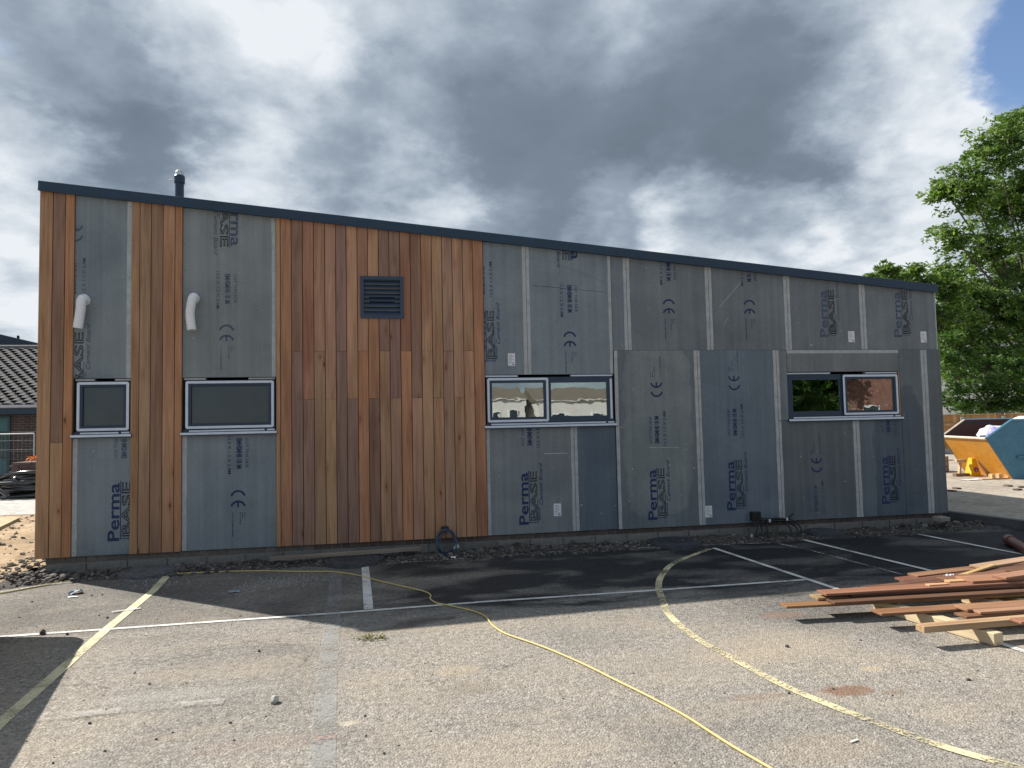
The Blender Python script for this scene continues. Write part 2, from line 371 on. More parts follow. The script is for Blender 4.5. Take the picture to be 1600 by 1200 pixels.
# ------------------------------------------------------------------ ground
def ground_sheet(name, poly, z, mat, grid=None):
    me = mesh(name, [(x, y, z) for x, y in poly], [tuple(range(len(poly)))], mat)
    return tag(link(name, me), kind='structure')
def asphalt_mat():
    mt, t, b = newmat('worn_asphalt')
    co = t.nodes.new('ShaderNodeTexCoord').outputs['Object']
    sx = N(t, 'ShaderNodeSeparateXYZ'); t.links.new(co, sx.inputs[0]); X, Y = sx.outputs[0], sx.outputs[1]
    vo = t.nodes.new('ShaderNodeTexVoronoi'); vo.inputs['Scale'].default_value = 95; t.links.new(co, vo.inputs['Vector'])
    vs = N(t, 'ShaderNodeSeparateColor'); t.links.new(vo.outputs['Color'], vs.inputs[0])
    agg = ramp(t, vs.outputs[0], [(0.0, (.09, .085, .08)), (.35, (.21, .198, .182)), (.75, (.31, .293, .27)), (1, (.50, .48, .445))])
    mid = noise_(t, co, 22, 5, 0.65); lo = noise_(t, co, 0.55, 5, 0.6, 0.6); lo2 = noise_(t, mapping(t, co, (.5, 1.3, 1), (5, 9, 0)), 1.6, 5, 0.6, 0.4)
    c = mixc(t, 0.50, agg, (.270, .248, .218))
    c = mixc(t, 1.0, c, ramp(t, mid.outputs[0], [(0.28, .62), (0.5, 1.0), (0.72, 1.3)]), 'MULTIPLY')
    c = mixc(t, 1.0, c, ramp(t, lo.outputs[0], [(0.3, (.70, .71, .73)), (0.5, (1, 1, 1)), (0.68, (1.13, 1.09, 1.02))]), 'MULTIPLY')
    # sandy dust trodden over the court, and cleaner greyer tarmac by the timber pile
    dust = math_(t, 'MULTIPLY', ramp(t, lo2.outputs[0], [(0.48, 0.0), (0.66, 0.55)]), ramp(t, mid.outputs[0], [(0.35, .4), (0.6, 1.0)]))
    c = mixc(t, dust, c, (.36, .31, .245))
    cl = math_(t, 'MULTIPLY', math_(t, 'SMOOTH_MIN', 1.0, math_(t, 'MAXIMUM', math_(t, 'MULTIPLY', math_(t, 'SUBTRACT', X, 2.2), 0.7), 0.0), c=0.1),
               math_(t, 'MINIMUM', math_(t, 'MAXIMUM', math_(t, 'ADD', math_(t, 'MULTIPLY', Y, 0.9), 4.1), 0.0), 1.0))
    w = noise_(t, co, 1.1, 4, 0.6, 0.5)
    cl = math_(t, 'MULTIPLY', cl, ramp(t, w.outputs[0], [(0.3, .4), (0.55, 1.0)]))
    c = mixc(t, cl, c, mixc(t, 1.0, c, (.50, .52, .56), 'MULTIPLY'))
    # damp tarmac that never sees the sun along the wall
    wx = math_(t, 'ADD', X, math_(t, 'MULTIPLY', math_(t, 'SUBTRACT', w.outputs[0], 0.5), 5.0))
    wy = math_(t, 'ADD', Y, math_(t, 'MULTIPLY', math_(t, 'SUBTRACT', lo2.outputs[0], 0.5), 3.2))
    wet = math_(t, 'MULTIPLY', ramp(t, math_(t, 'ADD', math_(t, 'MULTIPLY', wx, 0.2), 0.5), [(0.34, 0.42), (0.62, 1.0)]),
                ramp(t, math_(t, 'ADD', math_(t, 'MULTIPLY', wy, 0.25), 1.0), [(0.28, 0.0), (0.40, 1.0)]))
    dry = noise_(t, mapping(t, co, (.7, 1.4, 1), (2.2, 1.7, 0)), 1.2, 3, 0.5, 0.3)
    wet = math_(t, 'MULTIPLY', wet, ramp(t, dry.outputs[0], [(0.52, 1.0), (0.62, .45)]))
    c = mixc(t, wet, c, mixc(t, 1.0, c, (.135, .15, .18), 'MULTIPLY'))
    ve = t.nodes.new('ShaderNodeTexVoronoi'); ve.feature = 'DISTANCE_TO_EDGE'; ve.inputs['Scale'].default_value = 0.55
    wvv = N(t, 'ShaderNodeVectorMath', operation='SCALE'); t.links.new(noise_(t, co, 1.7, 5, .65).outputs['Color'], wvv.inputs[0]); wvv.inputs['Scale'].default_value = 0.9
    wad = N(t, 'ShaderNodeVectorMath', operation='ADD'); t.links.new(co, wad.inputs[0]); t.links.new(wvv.outputs[0], wad.inputs[1]); t.links.new(wad.outputs[0], ve.inputs['Vector'])
    crk = math_(t, 'MULTIPLY', ramp(t, ve.outputs['Distance'], [(0.002, 1.0), (0.006, 0.0)]), ramp(t, noise_(t, mapping(t, co, (1, 1, 1), (8, 3, 0)), .5, 2).outputs[0], [(0.5, 0.0), (0.58, .55)]))
    c = mixc(t, crk, c, (.05, .046, .042))
    # stains: rusty, sandy and oily patches
    for (u, v, ra, rb, colr, a) in [(1325, 1079, .20, .10, (.20, .12, .08), .85), (1395, 1082, .07, .04, (.20, .14, .10), .6), (1190, 1088, .22, .05, (.27, .19, .14), .35),
                                (715, 1048, .20, .12, (.40, .335, .24), .4), (735, 1075, .26, .13, (.19, .165, .135), .4), (545, 1130, .07, .04, (.50, .46, .36), .6), (430, 1160, .6, .12, (.24, .17, .145), .2),
                                (1360, 1045, .10, .06, (.46, .38, .26), .5), (1222, 961, .25, .10, (.24, .15, .11), .5), (280, 1085, .7, .10, (.40, .385, .36), .25),
                                (640, 985, .8, .10, (.30, .24, .17), .25), (1200, 1010, .8, .35, (.40, .33, .24), .3), (1290, 1170, .4, .2, (.38, .31, .22), .25)]:
        p = G(u, v)
        dx = math_(t, 'DIVIDE', math_(t, 'SUBTRACT', X, p.x), ra); dy = math_(t, 'DIVIDE', math_(t, 'SUBTRACT', Y, p.y), rb)
        r2 = math_(t, 'ADD', math_(t, 'MULTIPLY', dx, dx), math_(t, 'MULTIPLY', dy, dy))
        r2 = math_(t, 'ADD', r2, math_(t, 'MULTIPLY', math_(t, 'SUBTRACT', mid.outputs[0], 0.5), 1.6))
        c = mixc(t, math_(t, 'MULTIPLY', ramp(t, r2, [(0.25, 1.0), (1.0, 0.0)], 'EASE'), a), c, colr)
    t.links.new(c, b.inputs['Base Color'])
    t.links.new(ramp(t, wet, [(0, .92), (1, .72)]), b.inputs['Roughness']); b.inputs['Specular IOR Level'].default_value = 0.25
    hh = math_(t, 'ADD', math_(t, 'MULTIPLY', vo.outputs['Distance'], -1.0), math_(t, 'MULTIPLY', mid.outputs[0], 1.4))
    bump(t, b, hh, 0.8, 0.007)
    return mt, t
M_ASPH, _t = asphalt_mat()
def dirt_mat(name, c1, c2, c3, sc=3.0):
    mt, t, b = newmat(name); co = t.nodes.new('ShaderNodeTexCoord').outputs['Object']
    n = noise_(t, co, sc, 8, 0.65, 0.3); n2 = noise_(t, co, sc * 9, 5, 0.7)
    c = ramp(t, n.outputs[0], [(0.3, c1), (0.5, c2), (0.72, c3)]); c = mixc(t, 1.0, c, ramp(t, n2.outputs[0], [(0.3, .65), (0.7, 1.25)]), 'MULTIPLY')
    t.links.new(c, b.inputs['Base Color']); b.inputs['Roughness'].default_value = 0.95; bump(t, b, n2.outputs[0], 0.8, 0.03); return mt
M_SAND = dirt_mat('sandy_earth', (.17, .125, .08), (.32, .225, .13), (.44, .34, .23), 1.4)
M_SOIL = dirt_mat('damp_soil', (.035, .032, .03), (.07, .06, .052), (.13, .12, .11), 2.5)
M_GRAVEL = dirt_mat('gravel', (.14, .135, .13), (.24, .23, .22), (.36, .35, .33), 2.0)
M_ROAD = dirt_mat('pale_concrete', (.36, .35, .335), (.42, .41, .395), (.47, .46, .44), 0.7)
M_PAVE = dirt_mat('dusty_paving', (.26, .22, .18), (.34, .30, .25), (.42, .37, .31), 0.8)
M_GRASS = dirt_mat('far_grass', (.05, .075, .025), (.07, .10, .035), (.10, .12, .05), 0.4)

ground_sheet('ground', [(-400, -400), (400, -400), (400, 400), (-400, 400)], -0.05, M_GRASS)
ground_sheet('yard', [(-30, -0.9), (14, -0.9), (14, 11.0), (-30, 11.0)], -0.030, M_GRAVEL)
# tarmac court with its ragged cut edge along the wall
edge = [G(*p) for p in [(0, 922), (67, 913), (143, 903), (300, 893), (440, 886), (593, 881), (727, 872), (847, 862.5), (1000, 855.5), (1110, 851), (1220, 847), (1300, 842), (1435, 834)]]
ed2 = []
for a, b_ in zip(edge, edge[1:]):
    n = max(2, int((b_ - a).length / 0.06))
    for i in range(n):
        p = a.lerp(b_, i / n); ed2.append((p.x, p.y + 0.035 * (noise.noise(Vector((p.x * 7, 0, 0)))) + .02 * noise.noise(Vector((p.x * 25, 3, 0)))))
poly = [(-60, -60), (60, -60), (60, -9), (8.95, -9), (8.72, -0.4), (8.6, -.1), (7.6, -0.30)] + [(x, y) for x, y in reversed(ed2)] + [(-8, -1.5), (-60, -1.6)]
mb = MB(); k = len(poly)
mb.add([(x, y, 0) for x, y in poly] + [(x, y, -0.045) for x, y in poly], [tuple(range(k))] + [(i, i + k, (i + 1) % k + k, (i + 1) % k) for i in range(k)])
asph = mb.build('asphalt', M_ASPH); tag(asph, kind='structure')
bm = bmesh.new(); bm.from_mesh(asph.data); bmesh.ops.triangulate(bm, faces=[f for f in bm.faces if len(f.verts) > 4]); bm.normal_update()
for f_ in bm.faces:
    if abs(f_.normal.z) > .5 and f_.normal.z < 0: f_.normal_flip()
bm.to_mesh(asph.data); bm.free()
# soil strip between tarmac and wall, sandy ground left of the building (bumpy real relief)
def relief(name, x0, x1, y0, y1, nx, ny, fn, mat):
    vs = []; fs = []
    for j in range(ny + 1):
        for i in range(nx + 1):
            x = x0 + (x1 - x0) * i / nx; y = y0 + (y1 - y0) * j / ny; vs.append((x, y, fn(x, y)))
    for j in range(ny):
        for i in range(nx):
            a = j * (nx + 1) + i; fs.append((a, a + 1, a + nx + 2, a + nx + 1))
    return tag(link(name, mesh(name, vs, fs, mat, True)), kind='structure')
def soil_h(x, y):
    e = min(1, max(0, (y + 0.62) / 0.3))
    return -0.028 + e * (0.045 + 0.05 * noise.noise(Vector((x * 2.2, y * 3, 0))) + 0.03 * noise.noise(Vector((x * 9, y * 9, 4))))
relief('soil_strip', -4.2, 8.55, -0.75, 0.12, 380, 28, soil_h, M_SOIL)
def sand_h(x, y):
    e = min(1, max(0, (y + 0.75) / 0.5)) * min(1, max(0, (6.6 - y) / 1.5))
    return -0.028 + e * (0.05 + 0.07 * noise.noise(Vector((x * .8, y * .8, 7))) + 0.025 * noise.noise(Vector((x * 5, y * 5, 1))))
relief('sandy_ground', -13, -4.2, -1.2, 6.9, 170, 150, sand_h, M_SAND)
ground_sheet('path', [(-40, 6.6), (-4.3, 6.6), (-4.3, 11.2), (-40, 12.5)], -0.022, M_ROAD)
# raised paving beyond the right end, with its kerb
PZ = 0.12
M_DARKK = plain('kerb_stone', (.10, .10, .105), 0.85, 0.25, 7, bmp=0.4)
pv = MB(); pp = [(8.73, 14), (8.60, 0.49), (8.80, -0.57), (9.15, -9), (70, -9), (70, 60), (8.73, 60)]; k = len(pp)
pv.add([(x, y, PZ) for x, y in pp] + [(x, y, -.06) for x, y in pp], [tuple(range(k))] + [(i, i + k, (i + 1) % k + k, (i + 1) % k) for i in range(k)])
pvo = tag(pv.build('paving', M_PAVE), kind='structure')
kb = MB()
line = [Vector((8.60, 2.5, 0)), Vector((8.60, 0.49, 0)), Vector((8.80, -0.57, 0)), Vector((9.15, -9, 0))]
kerb = empty('kerb', (8.6, 0, 0)); tag(kerb, 'dark kerb edging the raised paving at the right end of the building', 'kerb')
for a, b_ in zip(line, line[1:]):
    L = (b_ - a).length; d = (b_ - a) / L; sd = Vector((d.y, -d.x, 0)) ; n = max(1, round(L / 0.9))
    for i in range(n):
        p = a + d * (L * i / n + .004); q = a + d * (L * (i + 1) / n - .004); s_ = -sd if sd.x > 0 else sd
        vs = []
        for z in (-.05, PZ + .006):
            for w_, e_ in ((p, .001), (q, .001), (q, .12), (p, .12)):
                v = w_ + s_ * e_; vs.append((v.x - 8.6, v.y, z))
        MB().add(vs, [(0, 3, 2, 1), (4, 5, 6, 7), (0, 1, 5, 4), (1, 2, 6, 5), (2, 3, 7, 6), (3, 0, 4, 7)]).build('kerb_stone', M_DARKK, kerb, bevel=.006)

# painted court lines, worn through to the tarmac
def paint_mat(name, c, wear, top=1.0):
    mt, t, b = newmat(name); co = t.nodes.new('ShaderNodeTexCoord').outputs['Object']
    n = noise_(t, co, 60, 4, 0.7); n2 = noise_(t, co, 3.2, 4, 0.6); vo = t.nodes.new('ShaderNodeTexVoronoi'); vo.feature = 'DISTANCE_TO_EDGE'; vo.inputs['Scale'].default_value = 5.5
    t.links.new(noise_(t, co, 2.0, 2, 0.5).outputs['Color'], vo.inputs['Vector']) if False else t.links.new(co, vo.inputs['Vector'])
    f = math_(t, 'ADD', math_(t, 'MULTIPLY', n.outputs[0], 0.6), math_(t, 'MULTIPLY', n2.outputs[0], 0.4))
    msk = ramp(t, f, [(wear - .05, 0.0), (wear + .05, top)])
    dirt = ramp(t, n2.outputs[0], [(0.3, .72), (0.65, 1.08)])
    t.links.new(mixc(t, 1.0, c, dirt, 'MULTIPLY'), b.inputs['Base Color']); b.inputs['Roughness'].default_value = 0.75
    tr = t.nodes.new('ShaderNodeBsdfTransparent'); mx = t.nodes.new('ShaderNodeMixShader')
    t.links.new(msk, mx.inputs[0]); t.links.new(tr.outputs[0], mx.inputs[1]); t.links.new(b.outputs[0], mx.inputs[2])
    t.links.new(mx.outputs[0], t.nodes['Material Output'].inputs[0]); bump(t, b, n.outputs[0], 0.5, 0.004); return mt
M_PW = paint_mat('white_paint', (.66, .66, .64), .42)
M_PWF = paint_mat('worn_white_paint', (.50, .50, .50), .52)
M_PY = paint_mat('yellow_paint', (.66, .61, .40), .42)
M_PYW = paint_mat('worn_yellow_paint', (.60, .54, .34), .47)
M_PB = paint_mat('faded_blue_paint', (.36, .375, .38), .47, .42)
M_CH = paint_mat('chalk', (.46, .45, .43), .50, .45)
M_PP = paint_mat('pink_paint', (.60, .30, .28), .5)
ZL = [0.004]
def line_(name, pts, w, mat, px=True, smooth=False, z=None):
    P3 = [G(*p) if px else Vector((p[0], p[1], 0)) for p in pts]
    if smooth: P3 = smooth_path(P3, 8)
    zz = ZL[0]; ZL[0] += 0.0007
    vs = []; fs = []
    for i, p in enumerate(P3):
        tt = (P3[min(i + 1, len(P3) - 1)] - P3[max(i - 1, 0)]).normalized(); s_ = Vector((-tt.y, tt.x, 0))
        vs += [(p.x + s_.x * w / 2, p.y + s_.y * w / 2, zz), (p.x - s_.x * w / 2, p.y - s_.y * w / 2, zz)]
    fs = [(2 * i, 2 * i + 1, 2 * i + 3, 2 * i + 2) for i in range(len(P3) - 1)]
    return tag(link(name, mesh(name, vs, fs, mat)), kind='structure')
line_('yellow_court_line', [(264, 897), (240, 923), (167, 983), (80, 1060), (0, 1131), (-60, 1190)], 0.082, M_PY)
line_('white_court_line', [(-120, 1003), (0, 995.5), (533, 958), (760, 940.5), (1000, 924.5), (1262, 906)], 0.05, M_PW)
line_('yellow_curved_line', [(1109, 858), (1056, 879), (1035.6, 897.5), (1029, 916), (1035.6, 939), (1049, 965), (1090, 999), (1150, 1032.5), (1225, 1072), (1300, 1104), (1375, 1132), (1469, 1166), (1600, 1203), (1760, 1246)], 0.066, M_PYW, smooth=True)
line_('faded_blue_line', [(526, 892), (520, 967), (511, 1057), (503, 1200), (496, 1290)], 0.13, M_PB)
line_('white_short_line', [(570, 879), (576, 953)], 0.085, M_PW)
line_('white_diagonal_line', [(1115, 857), (1310, 922), (1560, 1005), (1600, 1019), (1700, 1052)], 0.06, M_PW)
line_('white_diagonal_line', [(1255, 844), (1460, 894), (1482, 900), (1700, 958)], 0.06, M_PW)
line_('white_diagonal_line', [(1435, 835.5), (1600, 867.5), (1700, 888)], 0.06, M_PW)
line_('worn_thin_line', [(1215, 850), (1260, 859), (1410, 899)], 0.035, M_PWF)
line_('white_edge_line', [(593, 882.5), (727, 874), (847, 864), (1000, 857), (1110, 852.5), (1222, 848.5)], 0.035, M_PWF)
line_('white_edge_line', [(-60, 935), (0, 926), (67, 916), (143, 906.5), (240, 899.5)], 0.045, M_PWF)
line_('chalk_smear', [(18, 1128), (110, 1120), (190, 1112), (265, 1105), (350, 1098)], 0.085, M_CH)
line_('pink_paint_mark', [(497, 1156), (522, 1155)], 0.03, M_PP)
line_('chalk_mark', [(175, 958), (220, 952)], 0.025, M_PW)

# ------------------------------------------------------------------ the building
X0, X1, DEPTH = -4.04, 8.05, 13.0
def roof_z(x): return BZ + 4.433 + (3.366 - 4.433) * (x + 4.049) / (8.052 + 4.049)      # top of fascia
def clad_top(x): return roof_z(x) - 0.095
building = empty('building', (0, 0, 0))
tag(building, 'single-storey school extension with sloping roof, part cedar clad, part bare grey cement boards', 'building')
B0 = building
def win_rect(a, b_, c, d):      # left, right, head, sill in the picture
    pa = F(a, (c + d) / 2, 0.0); pb = F(b_, (c + d) / 2, 0.0)
    return pa.x, pb.x
WZ0, WZ1 = BZ + 1.398, BZ + 2.081
WR = [win_rect(116.5, 205, 592, 681), win_rect(286.5, 431, 590, 677), win_rect(758.5, 959.6, 585, 665), win_rect(1230.5, 1405, 581, 655)]
# backing wall with its openings
YB = 0.03
xs = [X0 + .03] + [v for w in WR for v in (w[0], w[1])] + [X1 - .02]
wall = MB()
for i in range(0, len(xs), 2):
    a, b_ = xs[i], xs[i + 1]
    wall.prism([(a, BZ + .004), (b_, BZ + .004), (b_, roof_z(b_) - .12), (a, roof_z(a) - .12)], YB, .30)
for w in WR:
    wall.box(w[0] + .0005, w[1] - .0005, YB, .30, BZ + .004, WZ0)
    wall.prism([(w[0] + .0005, WZ1), (w[1] - .0005, WZ1), (w[1] - .0005, roof_z(w[1]) - .12), (w[0] + .0005, roof_z(w[0]) - .12)], YB, .30)
wall.build('wall', M_VOID, B0)
# other walls, floor, inner partitions, roof
sw = MB(); sw.box(X0 + .03, X0 + .33, .302, DEPTH, BZ, roof_z(X0) - .13); sw.box(X1 - .32, X1 - .02, .302, DEPTH, BZ, roof_z(X1) - .13)
sw.prism([(X0 + .03, BZ), (X1 - .02, BZ), (X1 - .02, roof_z(X1) - .13), (X0 + .03, roof_z(X0) - .13)], DEPTH + .002, DEPTH + .3)
sw.build('side_wall', M_RENDER, B0)
iw = MB(); iw.box(X0 + .335, X1 - .325, 4.5, 4.62, BZ + .01, BZ + 2.7); iw.box(-1.1, -1.0, .31, 4.49, BZ + .01, BZ + 2.7); iw.box(4.2, 4.3, .31, 4.49, BZ + .01, BZ + 2.7)
iw.build('partition', M_PLASTER, B0)
MB().box(X0 + .335, X1 - .325, .31, DEPTH - .01, BZ - .15, BZ).build('floor_slab', M_CONC, B0)
rf = MB()
def slope_slab(mb, x0, x1, y0, y1, t0, t1):
    z = roof_z
    mb.add([(x0, y0, z(x0) - t1), (x1, y0, z(x1) - t1), (x1, y1, z(x1) - t1), (x0, y1, z(x0) - t1), (x0, y0, z(x0) - t0), (x1, y0, z(x1) - t0), (x1, y1, z(x1) - t0), (x0, y1, z(x0) - t0)],
           [(0, 3, 2, 1), (4, 5, 6, 7), (0, 1, 5, 4), (1, 2, 6, 5), (2, 3, 7, 6), (3, 0, 4, 7)])
slope_slab(rf, X0 + .01, X1 - .01, .002, DEPTH + .3, .012, .115)
rf.build('roof', plain('roof_membrane', (.12, .125, .13), .7, .1), B0)
fa = MB(); slope_slab(fa, X0 - .012, X1 + .006, -.055, 0, 0, .118)
fo = fa.build('fascia', M_NAVY, B0, bevel=.004)
fa = MB(); slope_slab(fa, X0 - .012, X0 + .02, .004, DEPTH + .31, 0, .118); slope_slab(fa, X1 - .03, X1 + .006, .004, DEPTH + .31, 0, .118)
fa.build('side_fascia', M_NAVY, B0)
# thin drip lip under the fascia
fa = MB(); slope_slab(fa, X0 - .010, X1 + .004, -.062, -.0555, .100, .122); fa.build('drip_edge', M_NAVY, B0)

# ---- cedar planks
srgb = lambda r, g, b: tuple(((c / 255 + .055) / 1.055) ** 2.4 if c / 255 > .04045 else c / 255 / 12.92 for c in (r, g, b))
TONES = {'t': (.44, .250, .150), 'o': (.46, .225, .120), 'd': (.27, .160, .115), 'm': (.265, .165, .140), 'r': (.39, .190, .125), 'y': (.47, .280, .165), 'g': (.36, .225, .150), 'p': (.45, .255, .175)}
def add_plank(x0, x1, z0, z1, tone, y0=-.020, notch=None):
    g = .0036; j = random.uniform(-.0012, .0012)
    za, zb = (z1, z1) if z1 is not None else (clad_top(x0), clad_top(x1))
    c = Vector((x0, y0, z0)); mb = MB()
    ol = [(x0 + g, z0), (x1 - g, z0), (x1 - g, zb), (x0 + g, za)]
    if notch and notch[0] == 'R': ol = [(x0 + g, z0), (x1 - g, z0), (x1 - g, notch[2]), (notch[1], notch[2]), (notch[1], notch[3]), (x1 - g, notch[3]), (x1 - g, zb), (x0 + g, za)]
    if notch and notch[0] == 'L': ol = [(x0 + g, z0), (x1 - g, z0), (x1 - g, zb), (x0 + g, za), (x0 + g, notch[3]), (notch[1], notch[3]), (notch[1], notch[2]), (x0 + g, notch[2])]
    mb.prism(ol, y0 + j, YB - .006)
    col = [(q * .80 + q2 * .20) * random.uniform(.96, 1.04) * .90 for q, q2 in zip(TONES[tone], (.44, .215, .110))]; k = random.uniform(.93, 1.07); col = [q * k for q in col]
    o = mb.build('plank', M_CEDAR, B0, col, origin=(x0, y0, z0), bevel=.0022)
    return o
mid = lambda u, v=600: F(u, v).x
Zof = lambda u, v: F(u, v).z
# left corner group
lx = [X0 - .004, mid(82, 500), mid(101.3, 500), mid(115.8, 500)]
add_plank(lx[0], lx[1], BZ - .002, None, 't', -.024)
zj = Zof(92, 691.5)
add_plank(lx[1], lx[2], BZ, zj - .001, 'y'); add_plank(lx[1], lx[2], zj + .001, None, 'd')
add_plank(lx[2], lx[3], BZ, None, 'o')
gx = [mid(u, 500) for u in (205.5, 218.6, 236.3, 255.0, 273.6, 285.3)]
for i, tn in enumerate('tgdto'): add_plank(gx[i], gx[i + 1], BZ, None, tn)
cx = [mid(u, 500) for u in (431.2, 438.5, 455.6, 473.2, 490.6, 508, 525.0, 541.6, 558.8, 575.3, 592.2, 608.8, 625.6, 642, 658.5, 675.2, 691.5, 707.5, 723.5, 739.5, 755.8)]
ZJ1, ZJ2 = Zof(600, 548.8), Zof(600, 622.5)
tu = 'tpdrtpmytodmrdytgyttt'   # upper board of each column
tl = 'tommgymmodtgopytgtyoo'   # lower board of each column
jj = {2: 1, 4: 1, 6: 1, 8: 1, 12: 1, 14: 1, 16: 1, 18: 1, 10: 1, 3: 2, 5: 2, 7: 2, 9: 2, 11: 2, 13: 2, 15: 2, 17: 2}
VX0, VX1, VZ0, VZ1 = F(563, 465).x, F(630.5, 465).x, Zof(597, 498), Zof(597, 432.5)
for i in range(20):
    a, b_ = cx[i], cx[i + 1]
    z = {1: ZJ1, 2: ZJ2}.get(jj.get(i))
    pieces = [(BZ, None, tl[i])] if z is None else [(BZ, z - .0012, tl[i]), (z + .0012, None, tu[i])]
    for z0, z1, tn in pieces:
        if z1 is None and a < VX0 < b_ - .01 or z1 is None and a + .01 < VX1 < b_:
            add_plank(a, b_, z0, z1, tn, notch=('R', VX0 + .012, VZ0 + .02, VZ1 - .02) if a < VX0 < b_ else ('L', VX1 - .012, VZ0 + .02, VZ1 - .02))
        elif a < VX1 - .01 and b_ > VX0 + .01 and z1 is None:
            add_plank(a, b_, z0, VZ0 + .02, tn); add_plank(a, b_, VZ1 - .02, None, {'t': 'p', 'o': 'y'}.get(tu[i], tu[i]) if z else tu[i])
        else: add_plank(a, b_, z0, z1, tn)

# ---- printing on the cement boards, laid out along the board (a = reading direction, b = up the letters)
def text_mesh(s, size, sx=1.0, outline=0.0, shear=0.0, extr=0.0, bold=0.0):
    cu_ = bpy.data.curves.new('t', 'FONT'); cu_.body = s; cu_.size = size; cu_.shear = shear; cu_.resolution_u = 3
    if bold: cu_.offset = bold
    if outline: cu_.fill_mode = 'NONE'; cu_.bevel_depth = outline; cu_.bevel_resolution = 0
    o = bpy.data.objects.new('t', cu_); COL.objects.link(o); bpy.context.view_layer.update()
    me = o.to_mesh(); vs = [Vector((v.co.x * sx, v.co.y, 0 if not outline else 0)) for v in me.vertices]; fs = [tuple(p.vertices) for p in me.polygons]
    o.to_mesh_clear(); COL.objects.unlink(o); bpy.data.objects.remove(o); bpy.data.curves.remove(cu_)
    return vs, fs
def fit(tm, a0, a1, b0, b1):
    vs, fs = tm; xa = min(v.x for v in vs); xb = max(v.x for v in vs); ya = min(v.y for v in vs); yb = max(v.y for v in vs)
    return [Vector((a0 + (v.x - xa) / (xb - xa) * (a1 - a0), b0 + (v.y - ya) / (yb - ya) * (b1 - b0), 0)) for v in vs], fs
def arc_band(ca, cb, r0, r1, d0, d1, n=14):
    vs = []; 
    for i in range(n + 1):
        t_ = rad(d0 + (d1 - d0) * i / n); vs += [Vector((ca + r0 * math.cos(t_), cb + r0 * math.sin(t_), 0)), Vector((ca + r1 * math.cos(t_), cb + r1 * math.sin(t_), 0))]
    return vs, [(2 * i, 2 * i + 1, 2 * i + 3, 2 * i + 2) for i in range(n)]
def rect(a0, a1, b0, b1): return [Vector((a0, b0, 0)), Vector((a1, b0, 0)), Vector((a1, b1, 0)), Vector((a0, b1, 0))], [(0, 1, 2, 3)]
PRINTS = {}
def prints():
    r = random.Random(3)
    L = [fit(text_mesh('Perma', .2, bold=.004), 0.0, .68, .045, .175)]
    L.append(rect(0.02, .70, .030, .040)); L.append(rect(0.02, .030, -.075, .030))
    L.append(fit(text_mesh('BASE', .2, outline=.0042), 0.05, .69, -.075, .022))
    L.append(rect(0.02, .34, -.084, -.077))
    L.append(fit(text_mesh('BRAND', .05, bold=.001), 0.05, .22, -.112, -.090))
    L.append(fit(text_mesh('Cement Board', .1, shear=.3, bold=.0005), 0.25, .80, -.150, -.100))
    PRINTS['logo'] = L
    L = [fit(text_mesh('CUT THIS SIDE', .1, bold=.0006), 1.03, 1.39, .085, .120), fit(text_mesh('EMHSMHB 1B IM', .1, bold=.004), 1.03, 1.40, -.02, .045),
         fit(text_mesh('12.5 X 1.2 X 2.4M', .1, bold=.0008), 1.00, 1.46, -.120, -.080)]
    PRINTS['cut'] = L
    ca, R0, R1 = 1.75, .068, .092
    L = [arc_band(ca, 0, R0, R1, 105, 255), arc_band(ca + .125, 0, R0, R1, 105, 255), rect(ca + .125 - .075, ca + .125 - .012, -.011, .011)]
    PRINTS['ce'] = L
    L = []
    for row, (b, a1, h) in enumerate([(.075, 1.98, .012), (.048, 2.0, .012), (.020, 2.07, .012), (-.068, 2.21, .016)]):
        a = 1.93
        while a < a1:
            w_ = r.uniform(.006, .012); L.append(rect(a, a + w_, b, b + h * r.uniform(.7, 1))); a += w_ + (.004 if r.random() > .2 else .014)
    PRINTS['small'] = L
prints()
def add_print(board, parts, zs, xc, flip, x0, x1, z0, z1, y, mat, top=None):
    for key in parts:
        mb = MB()
        for vs, fs in PRINTS[key]:
            mb.add([(xc - v.y, y, zs + v.x) if not flip else (xc + v.y, y, zs - v.x) for v in vs], fs)
        me = mesh('lettering', mb.v, mb.f, mat); bm = bmesh.new(); bm.from_mesh(me)
        cuts = [((x0, 0, 0), (-1, 0, 0)), ((x1, 0, 0), (1, 0, 0)), ((0, 0, z0), (0, 0, -1)), ((0, 0, z1), (0, 0, 1))]
        if top: cuts.append(((x0, 0, clad_top(x0) - .004), (-(clad_top(x1) - clad_top(x0)), 0, x1 - x0)))
        for co_, no_ in cuts:
            bmesh.ops.bisect_plane(bm, geom=bm.verts[:] + bm.edges[:] + bm.faces[:], plane_co=co_, plane_no=Vector(no_).normalized(), clear_outer=True)
        for f_ in bm.faces:
            f_.normal_update()
            if f_.normal.y > 0: f_.normal_flip()
        if len(bm.faces) == 0: bm.free(); bpy.data.meshes.remove(me); continue
        bm.to_mesh(me); bm.free()
        link('lettering', me, board)
def sticker(board, u0, v0, u1, v1, y):
    p = F(u0, v0, y); q = F(u1, v1, y)
    o = MB().box(p.x, q.x, y - .0015, y - .0002, q.z, p.z).build('sticker', M_PAPER, board)
    mb = MB(); w = q.x - p.x; h = p.z - q.z
    for i in range(6):
        z = p.z - h * (.14 + .12 * i); mb.box(p.x + w * .12, p.x + w * (.85 if i % 2 else .6), y - .0022, y - .0017, z - .004, z)
    mb.box(p.x + w * .6, q.x - w * .12, y - .0022, y - .0017, q.z + h * .08, q.z + h * .16)
    mb.build('lettering', M_PRINT2, board)
GB, GG, GD = (.205, .238, .262), (.220, .242, .250), (.178, .198, .214)
